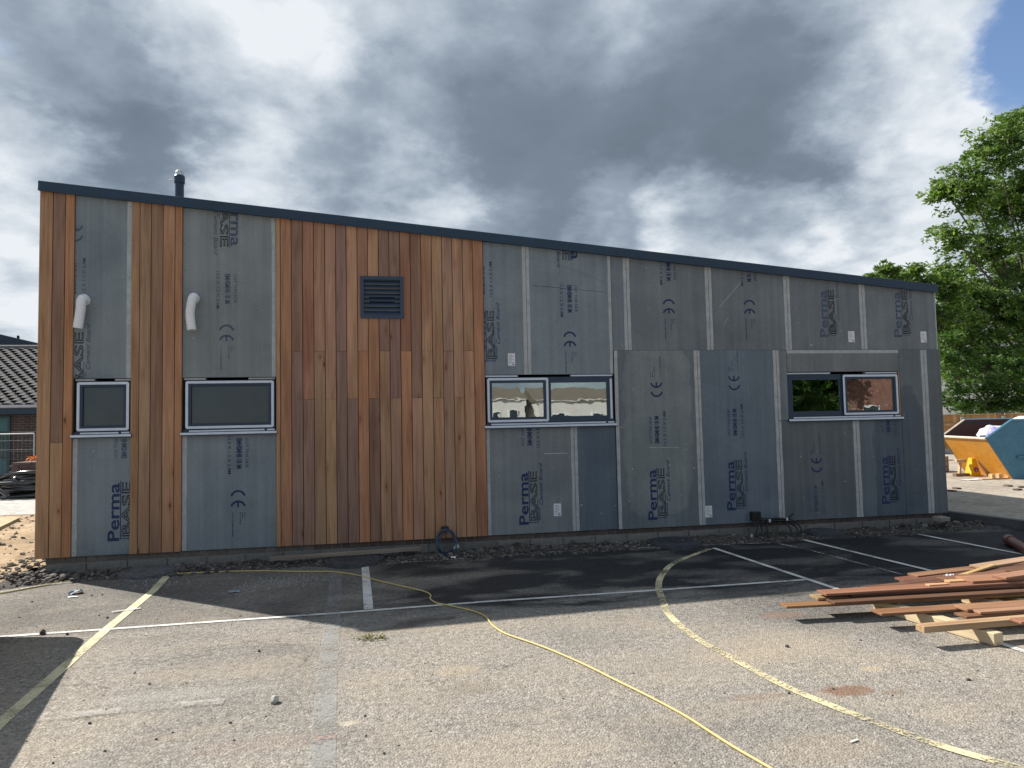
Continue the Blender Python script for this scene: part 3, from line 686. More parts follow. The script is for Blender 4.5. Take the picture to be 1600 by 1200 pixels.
def cboard(x0, x1, z0, z1, color, y=0.0, mat=None, left=0.0, right=0.0, top_strip=0.0, stick=None, pr=(), thick=None):
    """one cement board, its pale bare edges as thin strips; z1 None = cut to the roof slope"""
    g = .0018; roofcut = z1 is None
    za, zb = (clad_top(x0), clad_top(x1)) if roofcut else (z1, z1)
    back = min(y + .0125, YB - .003) if thick is None else y + thick
    mb = MB().prism([(x0 + g, z0 + g), (x1 - g, z0 + g), (x1 - g, zb - g), (x0 + g, za - g)], y, back)
    kk_ = random.uniform(.94, 1.06)
    b = mb.build('cement_board', mat or M_BOARD, B0, [c * kk_ for c in color])
    def strip(a, c_):
        n = 14; vs = []; 
        for i in range(n + 1):
            t_ = i / n
            zl = z0 + .004 + ((clad_top(a) if roofcut else z1) - z0 - .008) * t_; zr = z0 + .004 + ((clad_top(c_) if roofcut else z1) - z0 - .008) * t_
            wa = random.uniform(-.003, .003) if a > x0 + .01 else 0; wb = random.uniform(-.003, .003) if c_ < x1 - .01 else 0
            vs += [(a + wa, y - .0006, zl), (c_ + wb, y - .0006, zr)]
        link('bare_edge', mesh('bare_edge', vs, [(2 * i, 2 * i + 1, 2 * i + 3, 2 * i + 2) for i in range(n)], M_STRIP), b)
    if left: strip(x0 + g + .001, x0 + left)
    if right: strip(x1 - right, x1 - g - .001)
    if top_strip:
        link('bare_edge', mesh('bare_edge', [(x0 + .004, y - .0006, z1 - top_strip), (x1 - .004, y - .0006, z1 - top_strip), (x1 - .004, y - .0006, z1 - .004), (x0 + .004, y - .0006, z1 - .004)], [(0, 1, 2, 3)], M_STRIP), b)
    L_ = x0 + (left or .003) ; R_ = x1 - (right or .003)
    for parts, zs, xc, flip, pm in pr:
        add_print(b, parts, zs, xc, flip, x0 + .004, x1 - .004, z0 + .004, 99 if roofcut else z1 - .004, y - .0012, pm, top=roofcut)
    # fixing screws
    sc = MB(); nn = int(((za + zb) / 2 - z0) / .3)
    for i in range(nn + 1):
        for sx_ in (x0 + .022, x1 - .022):
            z = z0 + .05 + i * ((za + zb) / 2 - z0 - .16) / max(nn, 1)
            if x1 - x0 > .15 and random.random() < .8: sc.lathe([(.0045, 0), (.0045, .002)], 6, (0, 0, 0)); 
            else: continue
            for k in range(12):
                v = sc.v[-12 + k]; sc.v[-12 + k] = Vector((sx_ + v.x, y - .0003 - v.z, z + v.y))
    if sc.v: sc.build('screws', M_VOID, b)
    if stick: sticker(b, *stick, y)
    return b
Zp = lambda u, v, y=0.0: F(u, v, y).z
Xp = lambda u, v, y=0.0: F(u, v, y).x
A, C_, E_, Sm = 'logo', 'cut', 'ce', 'small'
def jx(ut, vt, ub, vb): return (Xp(ut, vt) + Xp(ub, vb)) / 2
# left pair, above and below the two small windows
l0, l1 = lx[3], gx[0]; m0, m1 = gx[5], cx[0]
cboard(l0 - .0, l1, WZ1, None, GB, right=.055, pr=[((A,), Zp(120, 610), l0 + .03, False, M_PRINT2), ((C_, E_), Zp(120, 610) + .12, l0 - .00, False, M_PRINT2)])
cboard(m0, m1, WZ1, None, GG, right=.05, pr=[((A, C_, E_, Sm), Zp(360, 387) + .70, Xp(354, 450), True, M_PRINT2)])
cboard(l0, l1, BZ, WZ0, GB, left=.055, pr=[((A,), Zp(190, 845), Xp(192, 800) + .01, False, M_PRINT), ((C_,), Zp(190, 845) - .06, Xp(192, 800) + .02, False, M_PRINT2)])
cboard(m0, m1, BZ, WZ0, GB, left=.055, pr=[((C_, E_, Sm), Zp(370, 685) + 1.03, Xp(372, 740), True, M_PRINT)])
# upper row, right of the planks
c0 = cx[20] + .003
u1, u2, u3, u4, u5, u6 = jx(821, 387, 825, 583), jx(948.7, 402.5, 953, 584.5), jx(977.5, 405, 982, 547), jx(1106.5, 418.7, 1110, 546), jx(1227.5, 432.5, 1233.8, 545), jx(1346, 445, 1351, 545.5)
JZ = BZ + 2.40
dx = Xp(958.5, 560) - .002
zL = Zp(765, 567)
cboard(c0, u1, WZ1, None, GB, right=.05, stick=(793.5, 552, 805, 571.5), pr=[((A,), zL, c0 + .06, False, M_PRINT), ((C_,), zL - .12 + .0, c0 + .0, False, M_PRINT)])
cboard(u1, dx - .002, WZ1, None, GB, left=.045, right=.045, pr=[((A, C_, E_, Sm), Zp(885, 410) + .72, Xp(889, 480), True, M_PRINT)])
cboard(dx, u3, JZ, None, GB, right=.045, left=.0)
cboard(u3, u4, JZ, None, GD, left=.045, right=.05, pr=[((A, C_, E_, Sm), Zp(1045, 472) + 1.70, Xp(1045, 480), True, M_PRINT)])
cboard(u4, u5, JZ, None, GD, left=.045, right=.05, pr=[((A, C_, E_, Sm), Zp(1170, 473) + 1.70, Xp(1171, 480), True, M_PRINT)])
cboard(u5, u6, JZ, None, GD, left=.045, right=.05, stick=(1325, 517.5, 1335.5, 534.5), pr=[((A,), Zp(1290, 527), Xp(1297, 490), False, M_PRINT2)])
cboard(u6, X1, JZ, None, GD, left=.045, right=.02, stick=(1438, 518, 1448, 535), pr=[((A,), Zp(1400, 527), Xp(1412, 490), False, M_PRINT2)])
# lower row; board colours at the right carry some of the wall's shade
YL = -.016
w3r = WR[2][1]
e1 = jx(896, 668, 901, 825)
d3 = Xp(958.5, 560); d4 = jx(1088.5, 547.5, 1097, 818.7); d5 = jx(1211.5, 547, 1221.5, 810.7); d6 = jx(1336, 656, 1343, 808); d7 = jx(1440.8, 547, 1455, 801)
cboard(c0, e1, BZ, WZ0, GG, left=.045, right=.045, stick=(865, 787, 877, 806), pr=[((A, C_), Zp(820, 820), Xp(831, 780), False, M_PRINT)])
SB = board_mat('cement_board_water_marked', (e1 + .42, BZ + .45, .30, 1.7, False, (1.15, 1.12, 1.06)))
cboard(e1, d3 - .002, BZ, WZ0, (.105, .138, .172), left=.045, mat=SB)
SB2 = board_mat('cement_board_dried_out', ((d3 + d4) / 2, BZ + 1.35, .50, 1.22, True, (1.42, 1.38, 1.28)))
cboard(d3, d4, BZ - .004, JZ, (.155, .178, .192), y=YL, left=.05, right=.05, mat=SB2, pr=[((A, C_, E_, Sm), Zp(1025, 812), Xp(1028, 700), False, M_PRINT)])
cboard(d4, d5, BZ - .004, JZ, (.140, .172, .205), y=YL, left=.04, right=.05, stick=(1101.5, 790.5, 1113, 808), pr=[((A, C_, E_, Sm), Zp(1150, 797), Xp(1150, 700), False, M_PRINT)])
w4l, w4r = WR[3]
cboard(d5, w4l - .004, WZ0, JZ, (.165, .184, .198), y=YL, left=.04)
cboard(w4l - .002, w4r + .01, WZ1 + .003, JZ, (.19, .205, .212), y=YL, top_strip=.05)
cboard(d5, d6, BZ - .004, WZ0 - .002, (.135, .152, .163), y=YL, left=.04, right=.05, pr=[((E_, Sm), Zp(1275, 738) - 1.66, Xp(1275, 730), False, M_PRINT), ((C_,), Zp(1275, 803) - 1.0, Xp(1275, 780), False, M_PRINT2)])
SB3 = board_mat('cement_board_damp', ((d6 + d7) / 2 + .12, BZ + .5, .46, 1.4, True, (.72, .76, .82)))
cboard(d6, w4r + .01, BZ - .004, WZ0 - .002, (.125, .150, .172), y=YL, left=.05, mat=SB3, pr=[((A, C_), Zp(1390, 787), Xp(1392, 750), False, M_PRINT)])
cboard(w4r + .012, d7, BZ - .004, JZ, (.140, .160, .176), y=YL, right=.05, mat=SB3)
cboard(d7, X1 + .012, BZ - .004, JZ, (.135, .152, .163), y=YL, left=.05, right=.0)
# little pencilled square near the bottom of the damp board
sq = MB(); zq = Zp(1430, 780); xq = Xp(1430, 780)
for a_, b2, c2, d2 in ((-.09, .09, .085, .097), (-.09, -.08, -.09, .09), (.02, .09, -.03, -.02), (.08, .09, -.09, .09), (-.09, -.02, -.09, -.08), (-.03, -.02, -.09, 0)):
    sq.add([(xq + a_, YL - .0008, zq + c2), (xq + b2, YL - .0008, zq + c2), (xq + b2, YL - .0008, zq + d2), (xq + a_, YL - .0008, zq + d2)], [(0, 1, 2, 3)])
sq.build('pencil_mark', M_PRINT2, B0)
# right return of the boards
MB().box(X1 - .016, X1 - .003, YB + .001, DEPTH * .5, BZ, roof_z(X1) - .125).build('end_board', M_BOARD, B0, GD)

# scratch on one board and the snapped line across another
def mark(u0, v0, u1, v1, w_, mat, name, y=-.0009):
    a, b_ = F(u0, v0), F(u1, v1); n_ = Vector((-(b_.z - a.z), 0, b_.x - a.x)).normalized() * w_
    me = mesh(name, [(a.x - n_.x, y, a.z - n_.z), (b_.x - n_.x, y, b_.z - n_.z), (b_.x + n_.x, y, b_.z + n_.z), (a.x + n_.x, y, a.z + n_.z)], [(0, 1, 2, 3)], mat); link(name, me, B0)
mark(1124, 480, 1159, 439, .0035, M_STRIP, 'scratch'); mark(1131, 508, 1138, 495, .003, M_STRIP, 'scratch')
mark(832, 446, 946, 456.5, .0025, M_VOID, 'crack'); mark(1060, 699, 1014, 699, .004, M_STRIP, 'scratch', YL - .0009); mark(850, 709, 886, 708, .006, M_STRIP, 'scratch')
mark(862, 408, 944, 441, .001, M_VOID, 'crack')
# ---- windows
def window(x0, x1, lights, frosted, left_open_gap=.02):
    """lights: list of (start, end, sash) as fractions of the width"""
    W_ = x1 - x0; z0, z1 = WZ0, WZ1; yf = .012
    fr = MB()
    gap = .032                                        # packing gap over the frame
    top = z1 - gap; bot = z0 + .050; L = x0 + .014; Rr = x1 - .010; t = .075
    fr.box(L, L + t, yf, yf + .07, bot, top); fr.box(Rr - t, Rr, yf, yf + .07, bot, top)
    fr.box(L + t, Rr - t, yf, yf + .07, top - t, top); fr.box(L + t, Rr - t, yf, yf + .07, bot, bot + t)
    f = fr.build('window', M_NAVY, B0)
    for a, b_, sash in lights[1:]:
        xm = L + (Rr - L) * a; MB().box(xm - .040, xm + .034, yf - .001, yf + .069, bot + t + .0005, top - t - .0005).build('mullion', M_NAVY, f)
    tp = MB()
    def bar(ax, bx, az, bz, m=tp, yy=None): m.box(ax, bx, (yf if yy is None else yy) - .0040, (yf if yy is None else yy) - .0010, az, bz)
    tw = .030
    for i, (a, b_, sash) in enumerate(lights):
        ax = L + .012 + ((Rr - L) * a if i else 0) + (-.032 if i else 0); bx = (L + (Rr - L) * b_) - (.012 if i == len(lights) - 1 else -.000)
        az = bot + .012; bz = top - .010
        if sash:
            s_ = MB(); s_.box(ax - .004, ax + .062, yf - .018, yf + .02, az - .004, bz + .004); s_.box(bx - .062, bx + .004, yf - .018, yf + .02, az - .004, bz + .004)
            s_.box(ax + .0625, bx - .0625, yf - .018, yf + .02, bz - .058, bz + .004); s_.box(ax + .0625, bx - .0625, yf - .018, yf + .02, az - .004, az + .058)
            so = s_.build('sash', M_NAVY, f)
            q = MB(); yy = yf - .018; g_ = .012
            bar(ax, ax + tw, az + g_, bz - g_, q, yy); bar(bx - tw, bx, az + g_, bz - g_, q, yy); bar(ax + g_, bx - g_, bz - tw, bz, q, yy - .0006); bar(ax + g_, bx - g_, az, az + tw, q, yy - .0006)
            q.build('tape', M_TAPE, f)
            px0, px1, pz0, pz1 = ax + .064, bx - .064, az + .06, bz - .06
            pyy = yf + .004
        else:
            if i: bar(bx - tw, bx, az + .02, bz - .02)
            px0, px1, pz0, pz1 = (ax + .066 if i else L + t + .0006), (Rr - t - .0006 if b_ == 1 else L + (Rr - L) * b_ - .041), bot + t + .0006, top - t - .0006
            pyy = yf + .030
        MB().box(px0, px1, pyy, pyy + .006, pz0, pz1).build('pane', M_FROST if frosted else M_GLASS, f)
    if tp.v: tp.build('tape', M_TAPE, f)
    # packers over the head, taped sub-sill and sill
    c1 = x0 + W_ * random.uniform(.2, .42); c2 = x0 + W_ * random.uniform(.62, .72)
    for pa_, pb_ in ((x0 + .004, c1), (c2, x1 - .012)): MB().box(pa_, pb_, yf - .004, yf + .06, z1 - .026, z1 - .006).build('packer', M_TAPE if not frosted else M_STRIP, f)
    s_ = MB(); s_.box(x0 - .002 + .004, x1 - .004, yf - .03, yf + .08, z0 + .020, z0 + .0495); s_.box(x0 - .02, x1 + .016, yf - .062, yf + .0, z0 - .022, z0 + .0195)
    si = s_.build('sill', M_NAVY, f, bevel=.002)
    q = MB(); q.box(x0 + .07, x1 - .13, yf - .034, yf - .0305, z0 + .025, z0 + .044); q.box(x1 - .10, x1 - .012, yf - .034, yf - .0305, z0 + .025, z0 + .044)
    q.box(x0 - .021, x1 + .017, yf - .066, yf - .0625, z0 - .010, z0 + .017)
    q.build('tape', M_TAPE, f)
    return f
window(*WR[0], [(0, 1, True)], True)
window(*WR[1], [(0, 1, True)], True)
window(*WR[2], [(0, .48, True), (.48, 1, False)], False)
window(*WR[3], [(0, .50, False), (.50, 1, True)], False)
MB().box(w4r - .006, w4r + .0095, -.012, .028, WZ0 + .03, WZ1).build('timber_batten', M_CEDAR, B0, TONES['p'])

# ---- louvred vent in the planks
vt = MB(); fw = .045; y = -.034
vt.box(VX0, VX1, y, .01, VZ1 - fw, VZ1); vt.box(VX0, VX1, y, .01, VZ0, VZ0 + fw); vt.box(VX0, VX0 + fw, y, .01, VZ0 + fw, VZ1 - fw); vt.box(VX1 - fw, VX1, y, .01, VZ0 + fw, VZ1 - fw)
M_VENT = plain('blue_grey_coated_metal', (.028, .048, .085), .4, .12, 3, bmp=.03)
vent = vt.build('louvre_vent', M_VENT, B0)
ns = 8; hh = (VZ1 - VZ0 - 2 * fw) / ns
for i in range(ns):
    z = VZ0 + fw + hh * (i + .5)
    sl = MB().add([(VX0 + fw, y + .006, z - hh * .30), (VX1 - fw, y + .006, z - hh * .30), (VX1 - fw, y + .036, z + hh * .42), (VX0 + fw, y + .036, z + hh * .42),
                   (VX0 + fw, y + .006, z - hh * .42), (VX1 - fw, y + .006, z - hh * .42), (VX1 - fw, y + .038, z + hh * .36), (VX0 + fw, y + .038, z + hh * .36)],
                  [(0, 1, 2, 3), (7, 6, 5, 4), (0, 4, 5, 1), (3, 2, 6, 7), (0, 3, 7, 4), (1, 5, 6, 2)])
    sl.build('slat', M_VENT, vent)
MB().box(VX0 + .02, VX1 - .02, .006, .012, VZ0 + .02, VZ1 - .02).build('backing', plain('pale_duct', (.20, .22, .21), .6, .2), vent)
MB().box((VX0 + VX1) / 2 - .16, (VX0 + VX1) / 2 + .16, .001, .0055, VZ0 + .17, VZ1 - .22).build('duct_opening', M_VOID, vent)

# ---- masonry plinth: one course of headers, then blocks
pl = MB(); PX0 = Xp(71, 890, .03); pl.box(PX0 + .004, X1 - .05, .034, .29, -.25, BZ + .003)
plinth = pl.build('plinth', M_MORTAR, B0)
nb = 107; w = (X1 - .05 - PX0) / nb
bme = {}
def brick_me(w_, h_, d_, key, mat, bev=.003):
    if key not in bme:
        o = MB().box(0, w_, 0, d_, 0, h_).build('tmp', mat, bevel=bev); bme[key] = o.data; COL.objects.unlink(o); bpy.data.objects.remove(o)
    return bme[key]
for i in range(nb):
    me = brick_me(w - .010, .066, .05, 'h', M_MASON); x = PX0 + i * w
    k = random.uniform(.8, 1.15); base = (.15, .13, .115) if x < -1 else (.105, .075, .066)
    o = link('brick', me, plinth, [c * k for c in base]); o.location = (x, .024 + random.uniform(0, .003), BZ - .068)
nk = 27; w = (X1 - .05 - PX0) / nk
for r_ in range(2):
    for i in range(nk + r_):
        x = PX0 + (i - .5 * r_) * w; a = max(x, PX0); b_ = min(x + w, X1 - .05)
        wd = b_ - a - .01
        me = brick_me(wd, .205, .06, ('b', round(wd, 3)), M_MASON)
        k = random.uniform(.85, 1.12); o = link('block', me, plinth, [c * k for c in (.17, .165, .15)]); o.location = (a, .016 + random.uniform(0, .004), BZ - .078 - .205 - r_ * .215)

# ---- flue on the roof
yfl = 1.6; pf = at(280.5, 300, yfl); ptop = at(281, 276, yfl).z; r = .060
fl = MB().tube([(pf.x, yfl, roof_z(pf.x) - .05), (pf.x, yfl, ptop - .02)], r, 16).build('flue', M_NAVY, B0, smooth=False)
MB().lathe([(r + .012, 0), (r + .014, .10), (r + .004, .115)], 16, (pf.x, yfl, ptop - .1)).build('collar', M_NAVY, fl)
cg = MB()
for i in range(10):
    a = i * math.pi / 5; pts = []
    for j in range(5):
        t_ = j / 4; rr = (r - .002) * math.cos(t_ * 1.35); pts.append((pf.x + rr * math.cos(a), yfl + rr * math.sin(a), ptop + .01 + .085 * math.sin(t_ * 1.5)))
    cg.tube(pts, .006, 5)
cg.build('bird_cage', plain('galvanised_wire', (.6, .62, .64), .35, .1, metal=.6), fl)
MB().tube(smooth_path([(pf.x - .06, yfl - .02, ptop - .07), (pf.x - .10, yfl - .03, ptop - .06), (pf.x - .13, yfl - .03, ptop - .075), (pf.x - .11, yfl - .03, ptop - .10)]), .010, 5).build('loose_tape', M_WHITEP, fl)
# small bracket left under the fascia
MB().box(mid(757, 383) - .02, mid(757, 383) + .03, -.03, -.005, clad_top(cx[20]) - .03, clad_top(cx[20]) + .004).build('bracket', M_VOID, B0)

# ---- two white flexible ducts poking out of the boards
def duct(pts, r, label):
    P_ = smooth_path(pts, 10); L = 0; o_ = [P_[0]]
    rs = []; dense = []
    for a, b_ in zip(P_, P_[1:]):
        n = max(1, int((b_ - a).length / .0055))
        for i in range(n): dense.append(a.lerp(b_, i / n))
    d = 0; prev = dense[0]
    for p in dense:
        d += (p - prev).length; prev = p; rs.append(r * (1 + .07 * math.sin(d / .024 * 2 * math.pi)))
    mb = MB().tube(dense, rs, 18, caps=False)
    o = mb.build('flexible_duct', M_WHITEP, None, smooth=True, origin=pts[0])
    o.data.materials.append(M_VOID)
    inn = MB().tube(dense[-12:-1], r * .86, 16, caps=True); i2 = inn.build('duct_mouth', M_VOID, o, origin=pts[0]); i2.location = (0, 0, 0)
    tag(o, label, 'duct', 'white corrugated ducts hanging from the boards')
h1 = F(134, 468); b1 = F(121.5, 513, -.09)
duct([(h1.x, .02, h1.z - .02), (h1.x, -.05, h1.z + .005), (h1.x - .012, -.085, h1.z - .03), ((h1.x * .6 + b1.x * .4), -.09, h1.z * .6 + b1.z * .4), ((h1.x * .2 + b1.x * .8), -.09, h1.z * .2 + b1.z * .8), (b1.x, -.088, b1.z)], .052,
     'white corrugated duct curling out of the narrow grey board beside the left corner planks')
h2 = F(305, 467); b2_ = F(299.5, 517, -.10)
duct([(h2.x, .02, h2.z - .005), (h2.x, -.06, h2.z + .012), (h2.x - .008, -.10, h2.z - .03), (h2.x - .025, -.10, h2.z - .13), (h2.x - .032, -.09, h2.z - .23), (b2_.x, -.09, b2_.z)], .052,
     'white corrugated duct hanging straight down from the wider grey board with printed letters')

# ------------------------------------------------------------------ at the foot of the wall
rr_ = random.Random(11)
def rubble(name, pts_fn, n, rmin, rmax, label, cat, mat=M_STONE):
    mb = MB()
    for i in range(n):
        c, r = pts_fn(i); mb.rock(c, r, rr_.uniform(.55, .85), rr_)
    o = mb.build(name, mat); return tag(o, label, cat, kind='stuff')
def wall_pt(i):
    x = rr_.uniform(-4.0, 8.4); y = rr_.uniform(-.50, .0) if rr_.random() < .8 else rr_.gauss(-.42, .06)
    dens = .5 + .9 * noise.noise(Vector((x * .9, 5, 0)))
    r = rr_.choice([.007, .009, .012, .015, .02, .027]) * rr_.uniform(.7, 1.2) * (1.15 if 1.0 < x < 3.6 or x < -1.5 else .95)
    y = min(y, -r); y = max(y, -.60)
    if .9 < x < 3.2 and y > -.3: r *= 1.2
    return (x, y, soil_h(x, y) + r * .35), r
rubble('rubble', wall_pt, 4600, 0, 0, 'broken stone and brick rubble strewn in the soil strip along the wall', 'rubble')
def heap_pt(i):
    cx_, cy_, s = rr_.choice([(-3.6, -.38, .22), (-3.1, -.30, .26), (-3.95, -.2, .2), (-2.3, -.2, .12), (.95, -.36, .12), (7.7, -.1, .4), (8.2, .1, .3)])
    x = rr_.gauss(cx_, s); y = min(rr_.gauss(cy_, .08), -.05); r = rr_.choice([.015, .022, .03, .042])
    return (x, y, max(0, soil_h(x, y)) + r * .5 + rr_.uniform(0, .02)), r
rubble('rubble', heap_pt, 230, 0, 0, 'larger lumps of stone heaped beside the two ends of the plinth', 'rubble')
def gravel_pt(i):
    x = rr_.uniform(-4.6, -4.1) if i % 3 == 0 else rr_.uniform(-12, -4.2); y = rr_.uniform(-.9, 6.3); r = rr_.choice([.01, .014, .02, .03]) * rr_.uniform(.7, 1.4)
    return (x, y, sand_h(x, y) + r * .3), r
rubble('gravel', gravel_pt, 2600, 0, 0, 'loose stones scattered over the sandy ground left of the building', 'gravel')
def grit_pt(i):
    x = rr_.uniform(-5.5, 9); y = -.45 - abs(rr_.gauss(0, 2.2)); r = rr_.uniform(.0022, .0055)
    return (x, y, r * .4), r
rubble('grit', grit_pt, 2600, 0, 0, 'fine grit scattered on the tarmac', 'grit')
def shard_pt(i):
    p = G(*rr_.choice([(440, 905), (480, 908), (230, 905), (260, 912), (410, 912)])); x = rr_.gauss(p.x, .22); y = min(rr_.gauss(p.y, .12), -.42); r = rr_.uniform(.003, .007)
    return (x, y, r * .4), r
rubble('chippings', shard_pt, 420, 0, 0, 'pale stone chippings spilt in the shade near the yellow line', 'chippings', plain('pale_chip', (.42, .46, .50), .7, .2, 20))
# pebbles one can pick out on the tarmac
def where(u, v):
    if u < 250: return 'left of the faded blue line, ' + ('near the long white line' if v < 1000 else 'well below the white line')
    if u < 500: return 'between the yellow line and the faded blue line'
    if u < 700: return 'just right of the faded blue line'
    if u < 1150: return 'on the open tarmac beside the yellow cable'
    return 'inside the yellow curve' if v < 1090 else 'near the lower yellow curve'
peb_px = [(58, 1093, 6), (140, 1131, 6), (166, 1109, 4), (210, 1052, 5), (225, 1130, 4), (244, 1156, 5), (270, 1145, 4), (360, 1130, 5), (365, 1157, 6), (305, 1170, 3), (83, 1193, 5), (164, 1174, 5), (405, 1018, 7), (233, 1069, 7),
          (143, 931, 4), (160, 930, 4), (168, 966, 5), (155, 962, 4), (246, 968, 3), (268, 937, 4), (380, 1087, 3), (570, 1119, 5), (572, 1150, 5), (600, 1178, 6), (622, 1165, 5), (676, 1054, 4), (673, 1143, 4), (916, 1041, 4),
          (1230, 1011, 8), (1131, 1083, 5), (1233, 1084, 6), (1302, 1077, 5), (1395, 1087, 4), (1366, 1119, 3), (1468, 1065, 4), (1513, 1063, 7), (1526, 1048, 6), (1174, 938, 5), (912, 956, 4), (942, 975, 3), (116, 1005, 3), (325, 1040, 3),
          (50, 941, 4), (30, 965, 3), (375, 963, 4), (1010, 1120, 3), (880, 1092, 3), (1070, 1115, 3), (1345, 1001, 4), (1420, 1120, 3)]
M_PEB = objcol('pebble', .9, 20, .3)
for (u, v, s) in peb_px:
    p = G(u, v); r = (p - CAM).length / FPX * s * .5 * .8
    mb = MB().rock((0, 0, 0), r, .7, rr_); dark = rr_.random() < .5
    o = mb.build('pebble', M_PEB, None, (.05, .05, .05) if dark else (.26, .25, .23)); o.location = (p.x, p.y, r * .4)
    tag(o, ('tiny ' if s < 5 else 'small ') + ('dark' if dark else 'pale') + ' loose stone ' + where(u, v), 'stone', 'small loose stones on the tarmac')
p = G(428, 1098); o = MB().rock((0, 0, 0), .034, .8, rr_).build('stone', M_PEB, None, (.40, .39, .36)); o.location = (p.x, p.y, .018)
tag(o, 'pale angular stone, the largest on the open tarmac left of the yellow cable', 'stone')
for (u, v, s) in [(66, 991, .030), (105, 992, .016)]:
    p = G(u, v); o = MB().rock((0, 0, 0), s, .8, rr_).build('stone', M_PEB, None, (.04, .038, .035)); o.location = (p.x, p.y, s * .5)
    tag(o, 'dark clod on the long white line near the left edge' if s > .02 else 'smaller dark clod just above the corner of the left shadow', 'clod')
# leaves and scraps
def scrap(u, v, w, d, color, label, cat, rot=0.0, h=.012, name='scrap', base=.004):
    p = G(u, v, base); n = 6; vs = []; fs = []
    for j in range(n + 1):
        for i in range(n + 1):
            x = (i / n - .5) * w; y = (j / n - .5) * d; k = 1 - .25 * abs(noise.noise(Vector((i, j, u)))); vs.append((x * k, y * k, h * (.5 + noise.noise(Vector((i * .6, j * .6, u * .1))))))
    for j in range(n):
        for i in range(n): a = j * (n + 1) + i; fs.append((a, a + 1, a + n + 2, a + n + 1))
    o = link(name, mesh(name, vs, fs, M_PAINTED), None, color); o.location = (p.x, p.y, base + .002); o.rotation_euler = (0, 0, rot)
    return tag(o, label, cat)
scrap(118, 927, .13, .10, (.22, .28, .34), 'crumpled blue-grey scrap of sheet on the tarmac near the left corner', 'scrap', .4, .03)
scrap(114, 933, .10, .035, (.75, .76, .78), 'white sliver of paper beside the blue-grey scrap', 'scrap', -.2, .006)
scrap(366, 925, .11, .07, (.25, .32, .40), 'pale blue scrap lying in the shade between the yellow line and faded blue line', 'scrap', .1, .008)
scrap(708, 872, .06, .05, (.75, .77, .80), 'small white wrapper at the tarmac edge below the grey cable coil', 'wrapper', .1, .02)
scrap(712, 859, .09, .05, (.60, .66, .62), 'crumpled pale wrapper in the rubble right of the grey cable coil', 'wrapper', .7, .06, base=.05)
scrap(1334, 1158, .06, .012, (.75, .74, .7), 'thin white splinter on the tarmac inside the yellow curve', 'splinter', .3, .003)
lf = MB(); p0 = G(581, 998)
for i in range(90):
    x, y = rr_.gauss(0, .06), rr_.gauss(0, .035); a = rr_.uniform(0, 6.3); s = rr_.uniform(.010, .022); z = rr_.uniform(.003, .03)
    d = Vector((math.cos(a), math.sin(a), rr_.uniform(-.3, .5))) * s; e = Vector((-math.sin(a), math.cos(a), rr_.uniform(-.2, .2))) * s * .4; c = Vector((x, y, z))
    lf.add([c - d, c + e, c + d, c - e], [(0, 1, 2, 3)])
o = lf.build('leaf_cluster', leaf_mat('wilted_leaf', (.10, .11, .04), (.17, .17, .06), (.28, .27, .12))); o.location = (p0.x, p0.y, 0.002)
tag(o, 'small clump of wilted green leaves on the tarmac just outside the shadow tip', 'leaves')
for (u, v) in [(571, 1148), (600, 1177), (570, 1119)]:
    pass

# manhole covers
def manhole(u, v, r, h, mat, label, grid=True, yy=None):
    p = G(u, v, .05); x = p.x; y = yy if yy is not None else p.y
    m_ = empty('manhole', (x, y, h)); tag(m_, label, 'manhole cover')
    MB().lathe([(r + .05, -.12), (r + .05, .0), (r + .006, .004), (r + .004, -.02)], 40).build('frame', mat, m_)
    c = MB().lathe([(r, -.03), (r, .006), (r - .012, .012), (0.01, .012)], 40)
    if grid:
        k = int(r / .045)
        for i in range(-k, k + 1):
            for j in range(-k, k + 1):
                if (i * i + j * j) ** .5 * .045 < r - .04: c.box(i * .045 - .014, i * .045 + .014, j * .045 - .008, j * .045 + .008, .0125, .018)
    c.build('cover', mat, m_); return m_
manhole(238, 886, .27, .035, plain('grimy_concrete', (.11, .115, .12), .9, .45, 18, bmp=.9), 'grey round manhole ringed with stone chippings by the yellow line', False, -.26)
manhole(553, 874, .30, .05, M_IRON, 'dark patterned round manhole cover in front of the long timber batten', True, -.30)
manhole(1065, 849, .30, .04, M_IRON, 'flat dark blue manhole cover near the start of the yellow curve', True, -.26)
manhole(1288, 831, .21, .065, M_IRON, 'raised round manhole standing proud of the rubble right of the black cables', False, -.26)
# batten lying along the wall
a = G(428, 875, .09); b_ = G(655, 866, .09); y0 = -.16
bt = MB(); a = Vector((-1.42, -.22, .085)); b_ = Vector((.36, -.15, .10)); d = (b_ - a); L = d.length
o = MB().box(-.04, .04, -.022, .022, 0, L).build('timber_batten', M_TIMBER, None, (.24, .20, .165), bevel=.003)
o.location = a; o.rotation_euler = d.to_track_quat('Z', 'Y').to_euler(); tag(o, 'long weathered batten lying on the rubble against the plinth under the planks', 'batten')
# brick-on-stone at the right corner
o = MB().box(-.12, .12, -.06, .06, 0, .06).build('slab_offcut', M_PEB, None, (.26, .24, .20), bevel=.006); o.location = (7.75, -.22, .11); o.rotation_euler = (0.1, .05, .3)
tag(o, 'broken slab lying on the rubble at the right end of the wall', 'slab')

